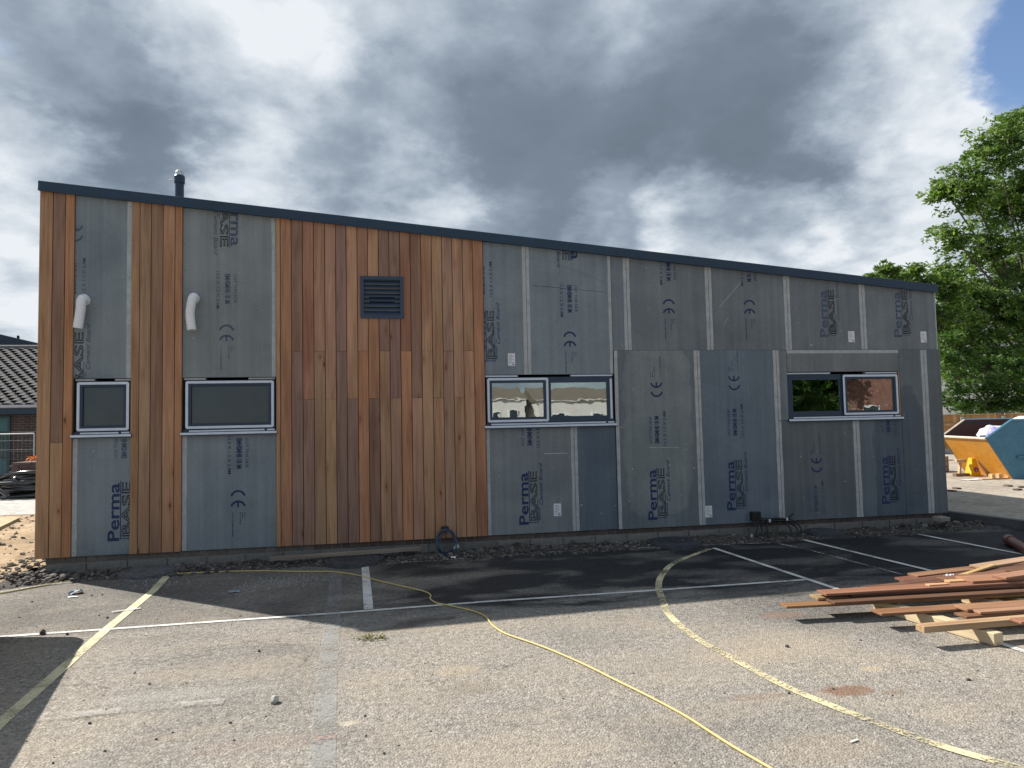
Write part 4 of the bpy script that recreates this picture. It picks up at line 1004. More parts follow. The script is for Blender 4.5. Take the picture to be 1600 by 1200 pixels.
# cable coils
def coil(name, center, loops, r, mat, label, cat, box_c, box_s, tails=()):
    c = empty(name, center); tag(c, label, cat)
    for (cx_, cz_, ra, rb, ph, tilt, yo) in loops:
        pts = []
        for i in range(33):
            a = 2 * math.pi * i / 32 * .97 + ph
            pts.append((cx_ + ra * math.cos(a), yo + tilt * math.cos(a) * ra + .02 * math.sin(3 * a), cz_ + rb * math.sin(a)))
        MB().tube(pts, r, 8).build('cable', mat, c, smooth=True)
    for t_ in tails: MB().tube(smooth_path(t_, 6), r, 8).build('cable', mat, c, smooth=True)
    bx = MB().box(box_c[0] - box_s[0], box_c[0] + box_s[0], box_c[1] - .04, box_c[1] + .04, box_c[2] - box_s[1], box_c[2] + box_s[1]); bx.build('junction_box', M_BLACK, c, bevel=.004)
    return c
q = F(697, 846, -.1)
coil('cable_coil', (q.x, -.09, q.z), [(0, 0, .125, .155, 1.4, .2, 0), (.012, -.008, .118, .150, 1.2, .15, -.02), (-.008, .006, .110, .140, 1.6, .25, -.035), (.02, -.02, .105, .145, 1.9, .1, -.05)], .0085,
     plain('grey_blue_cable', (.05, .075, .12), .45, .1), 'blue-grey coil of cable hanging at the foot of the cedar planks', 'cable coil', (-.01, .035, .155), (.045, .03))
q = F(1205, 826, -.1)
X_ = lambda u: F(u, 826, -.1).x - q.x
Z_ = lambda v: F(1205, v, -.1).z - q.z
zb, zt = Z_(848), Z_(813)
tails = []
for (ut, ub, vb, yo, bow) in [(1192, 1172, 838, -.04, -.05), (1190, 1183, 847, -.10, -.07), (1199, 1194, 848, -.02, -.03), (1222, 1226, 847, -.06, .05), (1228, 1230, 845, -.12, .07), (1237, 1246, 843, -.02, .05)]:
    tails.append([(X_(ut), .02, zt), (X_((ut + ub) / 2) + bow * .7, yo - .08, (zt + Z_(vb)) / 2 + .04), (X_(ub), yo - .10, Z_(vb)), (X_(ub) + .05, yo - .03, Z_(vb) - .005)])
tails.append([(X_(1186), .02, zt + .03), (X_(1205), -.03, zt + .02), (X_(1222), -.05, zt + .015), (X_(1232), -.07, zt - .02)])
tails.append([(X_(1196), -.02, zt + .0), (X_(1210), -.05, zt + .03), (X_(1226), -.07, zt + .02), (X_(1236), -.09, Z_(803))])
tails.append([(X_(1190), -.0, zt + .01), (X_(1213), -.07, zt - .0), (X_(1235), -.06, zt - .01)])
cc = coil('cable_coil', (q.x, -.08, q.z), [], .0125, M_BLACK, 'tangle of thick black cables looping out of a black box below the grey boards', 'cable coil', (X_(1184), .03, Z_(806)), (.065, .062), tails)
for (u, v) in [(1199, 812), (1226, 811), (1170, 834)]:
    MB().lathe([(.013, -.02), (.014, .02)], 8).build('taped_end', M_TAPE, cc).location = (X_(u), -.09, Z_(v))

# yellow cable across the court
cab = [(-80, 938), (0, 927), (67, 915), (143, 903), (240, 898), (350, 893), (416, 892), (466, 893), (510, 893), (527, 894), (560, 899), (590, 907), (633, 917), (663, 924), (673, 930), (672, 935), (682, 942), (707, 947), (740, 955), (758, 963), (770, 977), (790, 990), (833, 1005),
       (867, 1018), (917, 1040), (967, 1065), (1000, 1081), (1037, 1100), (1075, 1121), (1112, 1145), (1150, 1169), (1202, 1199), (1270, 1240), (1330, 1270)]
pts = [G(u, v, .009) for u, v in cab]; pts = smooth_path(pts, 6)
mb = MB().tube(pts, .0075, 8); M_YC = plain('yellow_cable_sheath', (.55, .44, .17), .5, .08, 5, bmp=.05)
tag(mb.build('power_cable', M_YC, smooth=True), 'long yellow power cable snaking across the tarmac', 'cable')
# clay drain pipe at the right edge
a = G(1576, 843, .058); a.z = .058; b_ = G(1668, 897, .058); d = (b_ - a).normalized(); e = a + d * 2.6
mb = MB().tube([a, a + d * .12, a + d * .121, e], [.066, .066, .056, .056], 20, caps=True)
M_CLAY = plain('clay_red_plastic', (.17, .055, .040), .4, .12, 5)
pipe = mb.build('drain_pipe', M_CLAY, smooth=False, origin=a); tag(pipe, 'dark red drain pipe lying on the tarmac at the right edge', 'pipe')
MB().tube([a - d * .001, a + d * .02], .055, 16).build('pipe_mouth', M_VOID, pipe, origin=a).location = (0, 0, 0)

# ------------------------------------------------------------------ pile of cedar planks on bearers
def GH(u, v, h): return G(u, v, h)
def lumber(p, q, w, t, h, color, label, side=1, name='plank', ext=0.0, mat=None, cat='plank', grp='cedar planks piled on the bearers', tilt=0.0, bev=.0025):
    """p, q: ends of the near top edge; w goes away from the viewer; h height of the top"""
    d = (q - p); L = d.length + ext; d.normalize(); n = Vector((-d.y, d.x, 0)).normalized()
    if n.dot(Vector((-.2, 1, 0))) < 0: n = -n
    up = d.cross(n); 
    if up.z < 0: up = -up
    M = Matrix((n, up, d)).transposed().to_4x4(); M.translation = p
    o = MB().box(0, w, -t, 0, 0, L).build(name, mat or M_TIMBER, None, color, bevel=bev)
    o.matrix_world = M
    if tilt: o.matrix_world = M @ Matrix.Rotation(tilt, 4, 'Z')
    return tag(o, label, cat, grp)
RC = [(.235, .122, .068), (.175, .085, .048), (.265, .142, .080), (.115, .060, .040), (.31, .19, .11)]
def LP(u0, v0, u1, v1, h0, h1, w, t, ci, label, **k):
    p = G(u0, v0, h0); q = G(u1, v1, h1)
    col = [c * rr_.uniform(.9, 1.1) for c in (RC[ci] if isinstance(ci, int) else ci)]
    return lumber(p, q, w, t, 0, col, label, **k)
BR = (.56, .44, .29)
# bearers
lb = dict(name='bearer', cat='bearer', grp='pale softwood bearers under the planks')
LP(1567, 988, 1392, 939, .092, .092, .09, .088, BR, 'pale softwood bearer on the white line with its end sticking out in front', ext=.1, **lb)
LP(1700, 975, 1530, 928, .092, .092, .09, .088, BR, 'pale softwood bearer further right, mostly hidden under the planks', ext=.1, **lb)
LP(1640, 946, 1575, 926, .092, .092, .09, .088, BR, 'short pale bearer at the back right of the pile', ext=.6, **lb)
LP(1444, 979.5, 1600, 966.5, .150, .150, .085, .046, (.42, .32, .17), 'greenish squared timber lying across the front of the pile', ext=1.6, name='squared_timber', cat='timber', grp=None)
LP(1378, 959.0, 1500, 951.5, .125, .128, .135, .020, 0, 'front reddish plank whose end lies bare left of the bearer', ext=2.2)
LP(1512, 952.5, 1600, 946.5, .152, .152, .135, .020, 2, 'reddish plank stacked on the front plank near the right edge', ext=1.6)
LP(1510, 963.5, 1600, 956.5, .128, .128, .120, .020, 1, 'orange-red plank just behind the squared timber, lower of two', ext=1.6)
LP(1532, 956.5, 1600, 952.0, .150, .150, .11, .020, 4, 'orange-red plank just behind the squared timber, upper of two', ext=1.6)
LP(1596, 972, 1640, 969, .168, .168, .10, .018, 2, 'short plank end resting on the squared timber at the right edge', ext=.8)
LP(1229, 947.5, 1600, 928.0, .125, .130, .12, .020, 0, 'longest plank of the pile, reaching furthest left', ext=1.4)
LP(1304, 941.5, 1600, 924.5, .148, .150, .12, .020, 3, 'dark red plank lying on the longest plank', ext=1.4)
LP(1278, 934.5, 1600, 916.5, .150, .152, .13, .022, 4, 'pale-ended plank under the top middle layer', ext=1.4)
LP(1330, 929.5, 1600, 914.5, .172, .175, .13, .020, 3, 'dark brown plank in the middle layer of the pile', ext=1.4)
LP(1291, 928.0, 1600, 909.5, .192, .196, .14, .020, 2, 'broad light red plank on top of the middle layer', ext=1.4)
LP(1362, 920.0, 1470, 909.0, .150, .165, .11, .018, 3, 'thin dark plank slipping off behind the middle layer', ext=1.0)
LP(1412, 906.5, 1560, 889.5, .130, .170, .12, .020, 1, 'dark plank fanned out at the back of the pile', ext=1.2)
LP(1434, 900.0, 1538, 888.0, .150, .175, .13, .022, 0, 'plank at the back of the pile with a pale sawn end, pointing left', ext=.9)
LP(1537, 886.5, 1640, 870.5, .200, .205, .14, .022, (.34, .24, .15), 'brown plank sloping up at the very back right of the pile', ext=1.2)
LP(1498, 901.5, 1545, 886.0, .182, .215, .05, .018, (.52, .34, .17), 'narrow pale lath lying aslant near the back of the pile', ext=.12)
LP(1385, 917.0, 1520, 904.0, .145, .165, .09, .018, 2, 'narrow plank tapering away behind the broad top plank', ext=1.2)
LP(1420, 912.0, 1560, 893.0, .160, .19, .11, .018, 3, 'dark plank between the fanned planks', ext=1.2)
LP(1452, 914.0, 1480, 912.2, .205, .205, .05, .020, (.52, .30, .17), 'short offcut on the broad top plank, left one', ext=.02, grp='short offcuts on the pile')
LP(1484, 908.5, 1521, 906.5, .205, .205, .07, .022, (.50, .29, .15), 'short thick offcut on the broad top plank, right one', ext=.02, grp='short offcuts on the pile')
LP(1520, 908.5, 1640, 901.0, .215, .22, .20, .020, 2, 'wide plank with a slanting end lying on top towards the right', ext=1.0)
LP(1572, 902.5, 1640, 893.0, .240, .245, .13, .022, 4, 'topmost plank at the right edge of the pile', ext=1.0)
LP(1590, 893.5, 1660, 884.0, .225, .235, .12, .020, 1, 'red plank behind the topmost plank at the right edge', ext=1.0)
LP(1480, 906.0, 1600, 893.0, .185, .20, .12, .020, 1, 'red plank in the back layer under the pale lath', ext=1.0)
# glinting sheet scrap in the pile
scrap(1482, 901, .14, .05, (.6, .62, .64), 'glinting scrap of foil among the planks at the back of the pile', 'foil scrap', .5, .02, base=.17)

# ------------------------------------------------------------------ left background
nb_y = 13.4
def roofpt(u, v, Y): return at(u, v, Y)
eL = at(-160, 646, nb_y); eR = at(57, 640, nb_y)
zev = at(30, 634, nb_y).z
nbx0, nbx1 = -22.0, -9.2
nbd = empty('brick_building', (-12, nb_y, 0)); tag(nbd, 'low dark brick school block with tiled roof beyond the left end of the clad building', 'building')
def NB(mb, name, mat, color=None, par=nbd, **k):
    o = mb.build(name, mat, par, color, origin=(-12, nb_y, 0), **k); o.location = (0, 0, 0); return o
def brick_wall_mat(name, c1, c2, mo, sc=1.0):
    mt, t, b = newmat(name); co = t.nodes.new('ShaderNodeTexCoord').outputs['Object']
    br = t.nodes.new('ShaderNodeTexBrick'); t.links.new(mapping(t, co, (1, 1, 1), rot=(rad(90), 0, 0)), br.inputs['Vector'])
    br.inputs['Color1'].default_value = c1 + (1,); br.inputs['Color2'].default_value = c2 + (1,); br.inputs['Mortar'].default_value = mo + (1,)
    br.inputs['Scale'].default_value = 1; br.inputs['Brick Width'].default_value = .225 * sc; br.inputs['Row Height'].default_value = .075 * sc; br.inputs['Mortar Size'].default_value = .008
    n = noise_(t, co, 3, 4, .6); t.links.new(mixc(t, 1.0, br.outputs[0], ramp(t, n.outputs[0], [(.3, .75), (.7, 1.2)]), 'MULTIPLY'), b.inputs['Base Color'])
    b.inputs['Roughness'].default_value = .9; return mt
M_BRK = brick_wall_mat('dark_brickwork', (.085, .05, .045), (.06, .042, .042), (.13, .12, .115))
wz = zev - .25
NB(MB().box(nbx0, nbx1 + 4, nb_y, nb_y + 8, -.02, wz), 'wall', M_BRK)
NB(MB().box(nbx0 - .2, nbx1 + 4.2, nb_y - .45, nb_y - .42, wz + .0, zev - .02), 'fascia', M_NAVY)
NB(MB().box(nbx0 - .2, nbx1 + 4.2, nb_y - .4195, nb_y - .001, wz + .02, wz + .04), 'soffit', M_NAVY)
NB(MB().tube([(nbx0 - .2, nb_y - .50, zev - .03), (nbx1 + 4.2, nb_y - .50, zev - .03)], .05, 8), 'gutter', plain('pale_gutter', (.42, .42, .45), .45, .1))
# bands and pilaster that show in the photograph
for z in (0.62, 1.05, 1.62):
    NB(MB().box(nbx0, nbx1 + 4, nb_y - .02, nb_y - .001, z, z + .022), 'course_band', M_MORTAR)
# roof slope toward us: z rises with y
zr = at(45, 545, nb_y + 3.6).z; y_r = nb_y + 3.6
slope = Vector((0, y_r - (nb_y - .5), zr - zev)); 
NB(MB().add([(nbx0 - .3, nb_y - .5, zev - .02), (nbx1 + 4.3, nb_y - .5, zev - .02), (nbx1 + 4.3, y_r, zr - .02), (nbx0 - .3, y_r, zr - .02),
             (nbx1 + 4.3, nb_y + 7.7, zev - .02), (nbx0 - .3, nb_y + 7.7, zev - .02)], [(0, 1, 2, 3), (3, 2, 4, 5), (1, 4, 2), (0, 3, 5)]), 'roof', M_VOID)
M_TILE = objcol('concrete_roof_tile', .9, 6, .3, .2)
tw, rows = .30, 25; tl_ = slope.length / rows
xa = at(-6, 600, nb_y + 1).x; ncol = int((at(75, 600, nb_y + 3).x + .3 - xa) / tw) + 1
ud = slope.normalized(); nn_ = Vector((0, -ud.z, ud.y))
tv = []; 
prof = [(0, .0), (.05, .035), (.12, .045), (.19, .03), (.24, .004), (.295, .0)]
for (px, pz) in prof: tv.append(Vector((px, 0, pz + .035)))
for (px, pz) in prof: tv.append(Vector((px, tl_ * 1.12, pz + .002)))
for (px, pz) in prof: tv.append(Vector((px, .0, pz + .012)))
k = len(prof); tf = [(i, i + 1, i + 1 + k, i + k) for i in range(k - 1)] + [(i + 2 * k, i + 1 + 2 * k, i + 1, i) for i in range(k - 1)]
tme = mesh('roof_tile', tv, tf, M_TILE)
slant = math.atan2(ud.z, ud.y)
cnt = 0
for r_ in range(rows):
    for c_ in range(ncol):
        if cnt >= 300: break
        pos = Vector((xa + c_ * tw + (tw / 2 if r_ % 2 else 0), nb_y - .5, zev)) + ud * (r_ * tl_)
        g_ = rr_.uniform(.8, 1.15); o = link('roof_tile', tme, nbd, (.075 * g_, .075 * g_, .080 * g_)); o.location = pos - Vector((-12, nb_y, 0)); o.rotation_euler = (slant, 0, 0); cnt += 1
# the tiles past those, out of the picture to the left and right
mb = MB()
for r_ in range(rows):
    for c_ in list(range(-14, 0)) + list(range(ncol, ncol + 16)):
        x = xa + c_ * tw + (tw / 2 if r_ % 2 else 0)
        if x < nbx0 - .2 or x > nbx1 + 3.8: continue
        pos = Vector((x, nb_y - .5, zev)) + ud * (r_ * tl_); Mx = Matrix.Translation(pos) @ Matrix.Rotation(slant, 4, 'X')
        mb.add([Mx @ v for v in tv], tf)
o = NB(mb, 'roof_tile', M_TILE, (.075, .075, .08)); o['kind'] = 'stuff'
NB(MB().tube([(nbx0, y_r, zr + .04), (nbx1 + 4.2, y_r, zr + .04)], .09, 8), 'ridge', M_TILE, (.15, .15, .155))
q = at(50.5, 617, nb_y + 1.0)
NB(MB().tube([(q.x, nb_y + 1.0, q.z - .2), (q.x, nb_y + 1.0, at(50.5, 603, nb_y + 1.0).z)], .06, 10), 'vent_pipe', M_VOID)
NB(MB().box(q.x - .35, q.x + .25, nb_y + .72, nb_y + 1.2, q.z - .06, q.z + .0), 'lead_flashing', M_TAPE)
# window at the left end of the brick wall
wx = at(16, 700, nb_y).x
M_WG = glass_mat('dark_window_glass', .12, (.12, .22, .24, 1))
wf = MB(); wx1 = wx; wx0 = wx - 3.2; z0w, z1w = .35, wz - .05
wf.box(wx0, wx1, nb_y - .05, nb_y - .001, z1w - .06, z1w); wf.box(wx0, wx1, nb_y - .05, nb_y - .001, z0w, z0w + .06); wf.box(wx1 - .06, wx1, nb_y - .05, nb_y - .001, z0w + .06, z1w - .06); wf.box(wx0, wx0 + .06, nb_y - .05, nb_y - .001, z0w + .06, z1w - .06)
for z in (.85, 1.25, 1.60): wf.box(wx0 + .06, wx1 - .06, nb_y - .049, nb_y - .001, z, z + .05)
wo = NB(wf, 'window', plain('teal_frame', (.02, .06, .07), .4, .1))
pz = [(.41, .85), (.90, 1.25), (1.30, 1.60), (1.65, z1w - .06)]
for i, (za_, zb_) in enumerate(pz):
    o = MB().box(wx0 + .061, wx1 - .061, nb_y - .03, nb_y - .005, za_ + .0006, zb_ - .0006).build('pane', plain('teal_panel', (.045, .13, .14), .25, .1) if i in (0, 3) else plain('dark_pane', (.02, .05, .055), .08, .1, spec=.8), wo, origin=(-12, nb_y, 0)); o.location = (0, 0, 0)
# second, further roof that peeps over it
fb = empty('far_hall', (-20, 24, 0)); tag(fb, 'dark roof of a further hall rising behind the tiled roof at the left edge', 'building')
Yf = 22.0; a = at(-400, 500, Yf); b_ = at(-5, 521, Yf); c_ = at(60, 545, Yf); z0_ = at(30, 566, Yf).z
def FB(mb, name, mat):
    o = mb.build(name, mat, fb, None, origin=(-20, 24, 0)); o.location = (0, 0, 0)
FB(MB().box(a.x, c_.x + 1.5, Yf + .4, Yf + 8, -.02, c_.z - .45), 'wall', M_BRK)
FB(MB().prism([(a.x, b_.z - .45), (a.x, b_.z + .1), (b_.x, b_.z), (c_.x + 1.9, c_.z - .30), (c_.x + 1.9, c_.z - .75)], Yf, Yf + 9), 'roof', M_NAVY)
qq = at(18, 533, Yf); FB(MB().tube([(qq.x, Yf + .5, qq.z - .5), (qq.x, Yf + .5, at(18, 522, Yf).z)], .05, 8), 'vent_pipe', M_VOID)
# site fence panel (mesh) in front of the brick building
fz = 1.9; fy = 11.9
fx1 = at(53, 700, fy).x
fe = empty('site_fence', (fx1, fy, 0)); tag(fe, 'thin wire mesh site fence panel in front of the dark brick wall at left', 'fence')
fr = MB(); zt_ = at(30, 678, fy).z
fr.tube([(fx1 - 3.4, fy, zt_), (fx1, fy, zt_), ], .019, 8); fr.tube([(fx1, fy, 0), (fx1, fy, zt_)], .019, 8); fr.tube([(fx1 - 3.4, fy, 0), (fx1 - 3.4, fy, zt_)], .019, 8)
M_GALV = plain('galvanised_steel', (.42, .43, .45), .45, .15, metal=.4)
def FE(mb, name, mat):
    o = mb.build(name, mat, fe, None, origin=(fx1, fy, 0)); o.location = (0, 0, 0); return o
FE(fr, 'frame', M_GALV)
wr = MB()
for i in range(1, 34): wr.tube([(fx1 - i * .1, fy, .1), (fx1 - i * .1, fy, zt_)], .0018, 3, False)
for i in range(6): wr.tube([(fx1 - 3.4, fy + .004, .15 + i * .25), (fx1, fy + .004, .15 + i * .25)], .0025, 3, False)
FE(wr, 'wire_mesh', M_GALV)['kind'] = 'stuff'
FE(MB().tube([(fx1, fy - .03, .3), (fx1, fy - .03, .42)], .035, 8), 'clamp', plain('blue_clamp', (.1, .25, .5), .5, .1))
# pack of bricks with orange netting on top
By = 10.6; bl = at(17, 730, By).x; brr = at(62, 730, By).x; btop = at(35, 721.5, By).z
bp_ = empty('brick_stack', (bl, By, 0)); tag(bp_, 'stack of dark bricks in front of the brick building at the left edge', 'brick stack')
bw, bh_, bd = .215, .068, .10
rows_ = int(btop / .072); cols = int((brr - bl) / .222) + 1
bme2 = MB().box(0, bw, 0, bd, 0, bh_).build('tmp', M_MASON, bevel=.004); bmx = bme2.data; COL.objects.unlink(bme2); bpy.data.objects.remove(bme2)
MB().box(.01, cols * .222 - .02, .02, .9, 0, rows_ * .072 - .01).build('core', M_MASON, bp_, (.08, .055, .05))
for r_ in range(rows_):
    for c_ in range(cols):
        g_ = rr_.uniform(.75, 1.25); o = link('brick', bmx, bp_, (.11 * g_, .072 * g_, .066 * g_)); o.location = (c_ * .222 + (.06 if r_ % 2 else 0) + rr_.uniform(-.006, .006), -.085 + rr_.uniform(-.01, .01), r_ * .072)
for (cx_, n_) in ((.70, 1), (.74, 2), (1.0, 1)):
    g_ = rr_.uniform(.9, 1.3); o = link('brick', bmx, bp_, (.13 * g_, .085 * g_, .075 * g_)); o.location = (cx_, 0, rows_ * .072 + (n_ - 1) * .07)
q = at(51.5, 714, By); mbn = MB()
for i in range(34):
    a_ = rr_.uniform(0, 6.28); w_ = rr_.uniform(.03, .09); c0_ = Vector((rr_.gauss(0, .06), rr_.gauss(0, .08), rr_.uniform(.0, .11)))
    d_ = Vector((math.cos(a_), math.sin(a_), rr_.uniform(-.2, .9))) * w_; e_ = Vector((rr_.uniform(-1, 1), rr_.uniform(-1, 1), rr_.uniform(-.5, 1))).normalized() * w_ * .6
    mbn.add([c0_ - d_, c0_ + e_, c0_ + d_, c0_ - e_], [(0, 1, 2, 3)])
o = mbn.build('debris_netting', plain('orange_netting', (.75, .22, .04), .6, .2)); o.location = (q.x, By, rows_ * .072 + .04); tag(o, 'bundle of orange netting on top of the brick stack', 'netting')
# big coil of glossy black pipe
q = G(28, 776); pc = empty('pipe_coil', (q.x, q.y, 0)); tag(pc, 'heap of glossy black plastic pipe coiled on the pale path left of the building', 'pipe coil')
M_GLB = plain('glossy_black_pipe', (.008, .008, .010), .16, .1, bmp=0, spec=.8)
qz = lambda v: at(28, v, q.y).z
for i in range(9):
    rx, ry = 1.35 - .04 * i, 1.1; pts = []
    for j in range(41):
        a_ = 2 * math.pi * j / 40 + i; pts.append((rx * math.cos(a_) + .15 * math.sin(i * 2.1) + .5, ry * math.sin(a_) + .75 + .07 * math.cos(i * 3), .062 + .048 * i + (.05 + .05 * math.sin(i * 1.7)) * math.sin(a_ + i)))
    MB().tube(pts, .058, 10).build('pipe', M_GLB, pc, smooth=True)
for pts in ([(-.9, .5, .36), (-.2, -.1, .55), (.5, -.3, .62), (1.4, -.2, .58)], [(-1.0, -.2, .40), (-.2, -.4, .36), (.6, -.4, .40), (1.5, -.3, .47)], [(.9, -.2, .36), (.25, -.45, .37), (.12, -.3, .50), (.6, .0, .56), (1.2, .2, .52)], [(-.55, .1, .30), (-.25, -.42, .25), (0, -.60, .15), (.12, -.66, .07)]):
    MB().tube(smooth_path(pts, 8), .055, 12).build('pipe', M_GLB, pc, smooth=True)

# ------------------------------------------------------------------ right background
def GP(u, v): return G(u, v, PZ)
A_ = GP(1509, 738.5); B_ = GP(1583, 749)
E = (B_ - A_); E.z = 0; Wd = E.length; E.normalize(); Dk = Vector((-E.y, E.x, 0))
if Dk.x < 0: Dk = -Dk
skip = empty('skip', (B_.x, B_.y, PZ)); tag(skip, 'yellow and blue builder\'s skip with sloping end in front of the fence', 'skip')
def SK(e, d, z): return Vector((0, 0, z)) + E * e + Dk * d          # e: along the end (0 = right corner), d: along the side
def skp(name, quads, mat, col, th=None):
    mb = MB()
    for q4 in quads:
        a_, b2, c2, d2 = q4; n_ = (b2 - a_).cross(d2 - a_).normalized() * (th or .03)
        mb.add([a_, b2, c2, d2, a_ - n_, b2 - n_, c2 - n_, d2 - n_], [(0, 1, 2, 3), (7, 6, 5, 4), (0, 4, 5, 1), (1, 5, 6, 2), (2, 6, 7, 3), (3, 7, 4, 0)])
    return mb.build(name, mat, skip, col)
hz = .92; k_ = .52; hs = 1.32; Ls = 2.6
YEL = (.52, .235, .025); BLU = (.065, .20, .30); RED = (.10, .03, .025)
skp('end_panel', [(SK(-Wd, 0, 0), SK(0, 0, 0), SK(0, -k_, hz), SK(-Wd, -k_, hz))], M_PAINTED, YEL)
skp('side_panel', [(SK(0.001, 0, 0), SK(.001, Ls, 0), SK(.001, Ls, hs), SK(.001, -k_ + .55, hs)), (SK(0.002, 0, 0), SK(.002, -k_ + .55, hs), SK(.002, -k_, hz), SK(.002, -k_ * .5, hz * .5))], M_PAINTED, BLU)
skp('far_side_panel', [(SK(-Wd, Ls, 0), SK(-Wd, 0, 0), SK(-Wd, -k_ + .55, hs), SK(-Wd, Ls, hs)), (SK(-Wd, 0, 0), SK(-Wd, -k_ * .5, hz * .5), SK(-Wd, -k_, hz), SK(-Wd, -k_ + .55, hs))], M_PAINTED, RED)
skp('back_panel', [(SK(0, Ls, 0), SK(-Wd, Ls, 0), SK(-Wd, Ls + .5, hs), SK(0, Ls + .5, hs))], M_PAINTED, RED)
skp('floor_panel', [(SK(-Wd, 0, .05), SK(0, 0, .05), SK(0, Ls, .05), SK(-Wd, Ls, .05))], M_PAINTED, RED)
rm = MB().tube([SK(0, -k_, hz), SK(-Wd, -k_, hz)], .028, 6); rm.tube([SK(-Wd, -k_, hz), SK(-Wd, -k_ + .55, hs)], .028, 6); rm.build('painted_rim', M_PAINTED, skip, (.62, .55, .45))
rm = MB().tube([SK(0, -k_, hz), SK(0, -k_ + .55, hs), SK(0, Ls, hs)], .032, 6); rm.tube([SK(-Wd, -k_ + .55, hs), SK(-Wd, Ls, hs)], .03, 6); rm.build('side_rim', M_PAINTED, skip, BLU)
rb = MB(); rb.tube([SK(.04, .1, .5), SK(.04, Ls, .5)], .03, 6); rb.tube([SK(.04, .75, 0.03), SK(.04, .75, hs)], .03, 6); rb.tube([SK(.04, 1.7, 0.03), SK(.04, 1.7, hs)], .03, 6); rb.build('rib', M_PAINTED, skip, BLU)
MB().lathe([(.05, 0), (.05, .08)], 10).build('lifting_lug', M_VOID, skip).location = SK(.04, .9, .72)
def lump(name, c, s, mat, color, label, cat, seed=1, lev=3):
    bm = bmesh.new(); bmesh.ops.create_icosphere(bm, subdivisions=lev, radius=1)
    for v in bm.verts:
        n_ = noise.noise(v.co * 1.6 + Vector((seed, 0, 0))) * .35 + noise.noise(v.co * 4 + Vector((0, seed, 0))) * .16
        v.co = Vector((v.co.x * s[0], v.co.y * s[1], v.co.z * s[2])) * (1 + n_)
    me = bpy.data.meshes.new(name); bm.to_mesh(me); bm.free(); me.materials.append(mat); o = link(name, me, None, color); o.location = c
    return tag(o, label, cat)
cW = Vector((B_.x, B_.y, PZ))
lump('rubbish_bag', cW + SK(-.55, .05, hz + .06), (.42, .30, .24), M_PAINTED, (.62, .64, .74), 'white plastic rubbish sack lolling over the yellow rim of the skip', 'rubbish bag', 2)
lump('rubbish_bag', cW + SK(-.25, -.12, hz + .10), (.22, .2, .15), M_PAINTED, (.30, .26, .62), 'lilac rubbish sack at the skip corner', 'rubbish bag', 5)
lump('dust_sheet', cW + SK(-.22, .55, hs - .08), (.26, .5, .16), M_PAINTED, (.66, .69, .74), 'large white plastic sheet heaped over the blue side of the skip', 'plastic sheet', 8)
lump('rubbish_heap', cW + SK(-Wd * .5, 1.5, .75), (Wd * .42, 1.0, .45), M_STONE, None, 'builder\'s rubbish filling the inside of the skip', 'rubbish', 9)
# yellow no-waiting cone
q = GP(1520, 745); cone = empty('traffic_cone', (q.x, q.y - .3, PZ)); tag(cone, 'yellow no-waiting cone standing in front of the skip', 'traffic cone')
q = GP(1520, 743.5); cone.location = (q.x, q.y, PZ)
M_CY = plain('yellow_plastic', (.72, .42, .02), .45, .06, bmp=.02)
s_ = .017 * 0 + (q - CAM).length / FPX
bw_, tw_, ch = s_ * 6.6, s_ * 3.0, s_ * 23
MB().add([(-bw_, -bw_, .03), (bw_, -bw_, .03), (bw_, bw_, .03), (-bw_, bw_, .03), (-tw_, -tw_, ch), (tw_, -tw_, ch), (tw_, tw_, ch), (-tw_, tw_, ch)],
         [(0, 3, 2, 1), (4, 5, 6, 7), (0, 1, 5, 4), (1, 2, 6, 5), (2, 3, 7, 6), (3, 0, 4, 7)]).build('cone_body', M_CY, cone, bevel=.01)
MB().box(-bw_ * 1.25, bw_ * 1.25, -bw_ * 1.25, bw_ * 1.25, 0, .029).build('base', M_CY, cone, bevel=.006)
sl_ = math.atan2(bw_ - tw_, ch - .03)
dm = MB(); dr = s_ * 3.3; dcol = plain('sign_red', (.45, .04, .10), .5, .05); 
def disc(r0, r1, y, n=24):
    vs = []
    for i in range(n): a_ = 2 * math.pi * i / n; vs += [Vector((r1 * math.cos(a_), y, r1 * math.sin(a_)))] + ([Vector((r0 * math.cos(a_), y, r0 * math.sin(a_)))] if r0 else [])
    if r0: return vs, [(2 * i, 2 * i + 1, (2 * i + 3) % (2 * n), (2 * i + 2) % (2 * n)) for i in range(n)]
    return vs, [tuple(range(n))]
fz_ = ch * .36; yf_ = -(bw_ + (tw_ - bw_) * (fz_ - .03) / (ch - .03)) - .006
Mt = Matrix.Translation((0, yf_, fz_)) @ Matrix.Rotation(-sl_, 4, 'X')
for (r0, r1, y, mt, nm) in ((0, dr, 0, plain('sign_blue', (.05, .08, .42), .5, .05), 'sign_disc'), (dr * .78, dr, -.003, dcol, 'sign_ring')):
    vs, fs = disc(r0, r1, y); MB().add([Mt @ v for v in vs], fs).build(nm, mt, cone)
vs = [Vector((a_, -.0035, b2)) for a_, b2 in ((-.7, .55), (-.55, .7), (.7, -.55), (.55, -.7))]; MB().add([Mt @ (v * dr) if False else Mt @ Vector((v.x * dr, v.y, v.z * dr)) for v in vs], [(0, 1, 2, 3)]).build('sign_bar', dcol, cone)
vs = [Vector((a_, -.0045, b2)) for a_, b2 in ((-.32, -.55), (.32, -.55), (0, .1))]; MB().add([Mt @ Vector((v.x * dr, v.y, v.z * dr)) for v in vs], [(0, 1, 2)]).build('sign_mark', M_PAPER, cone)
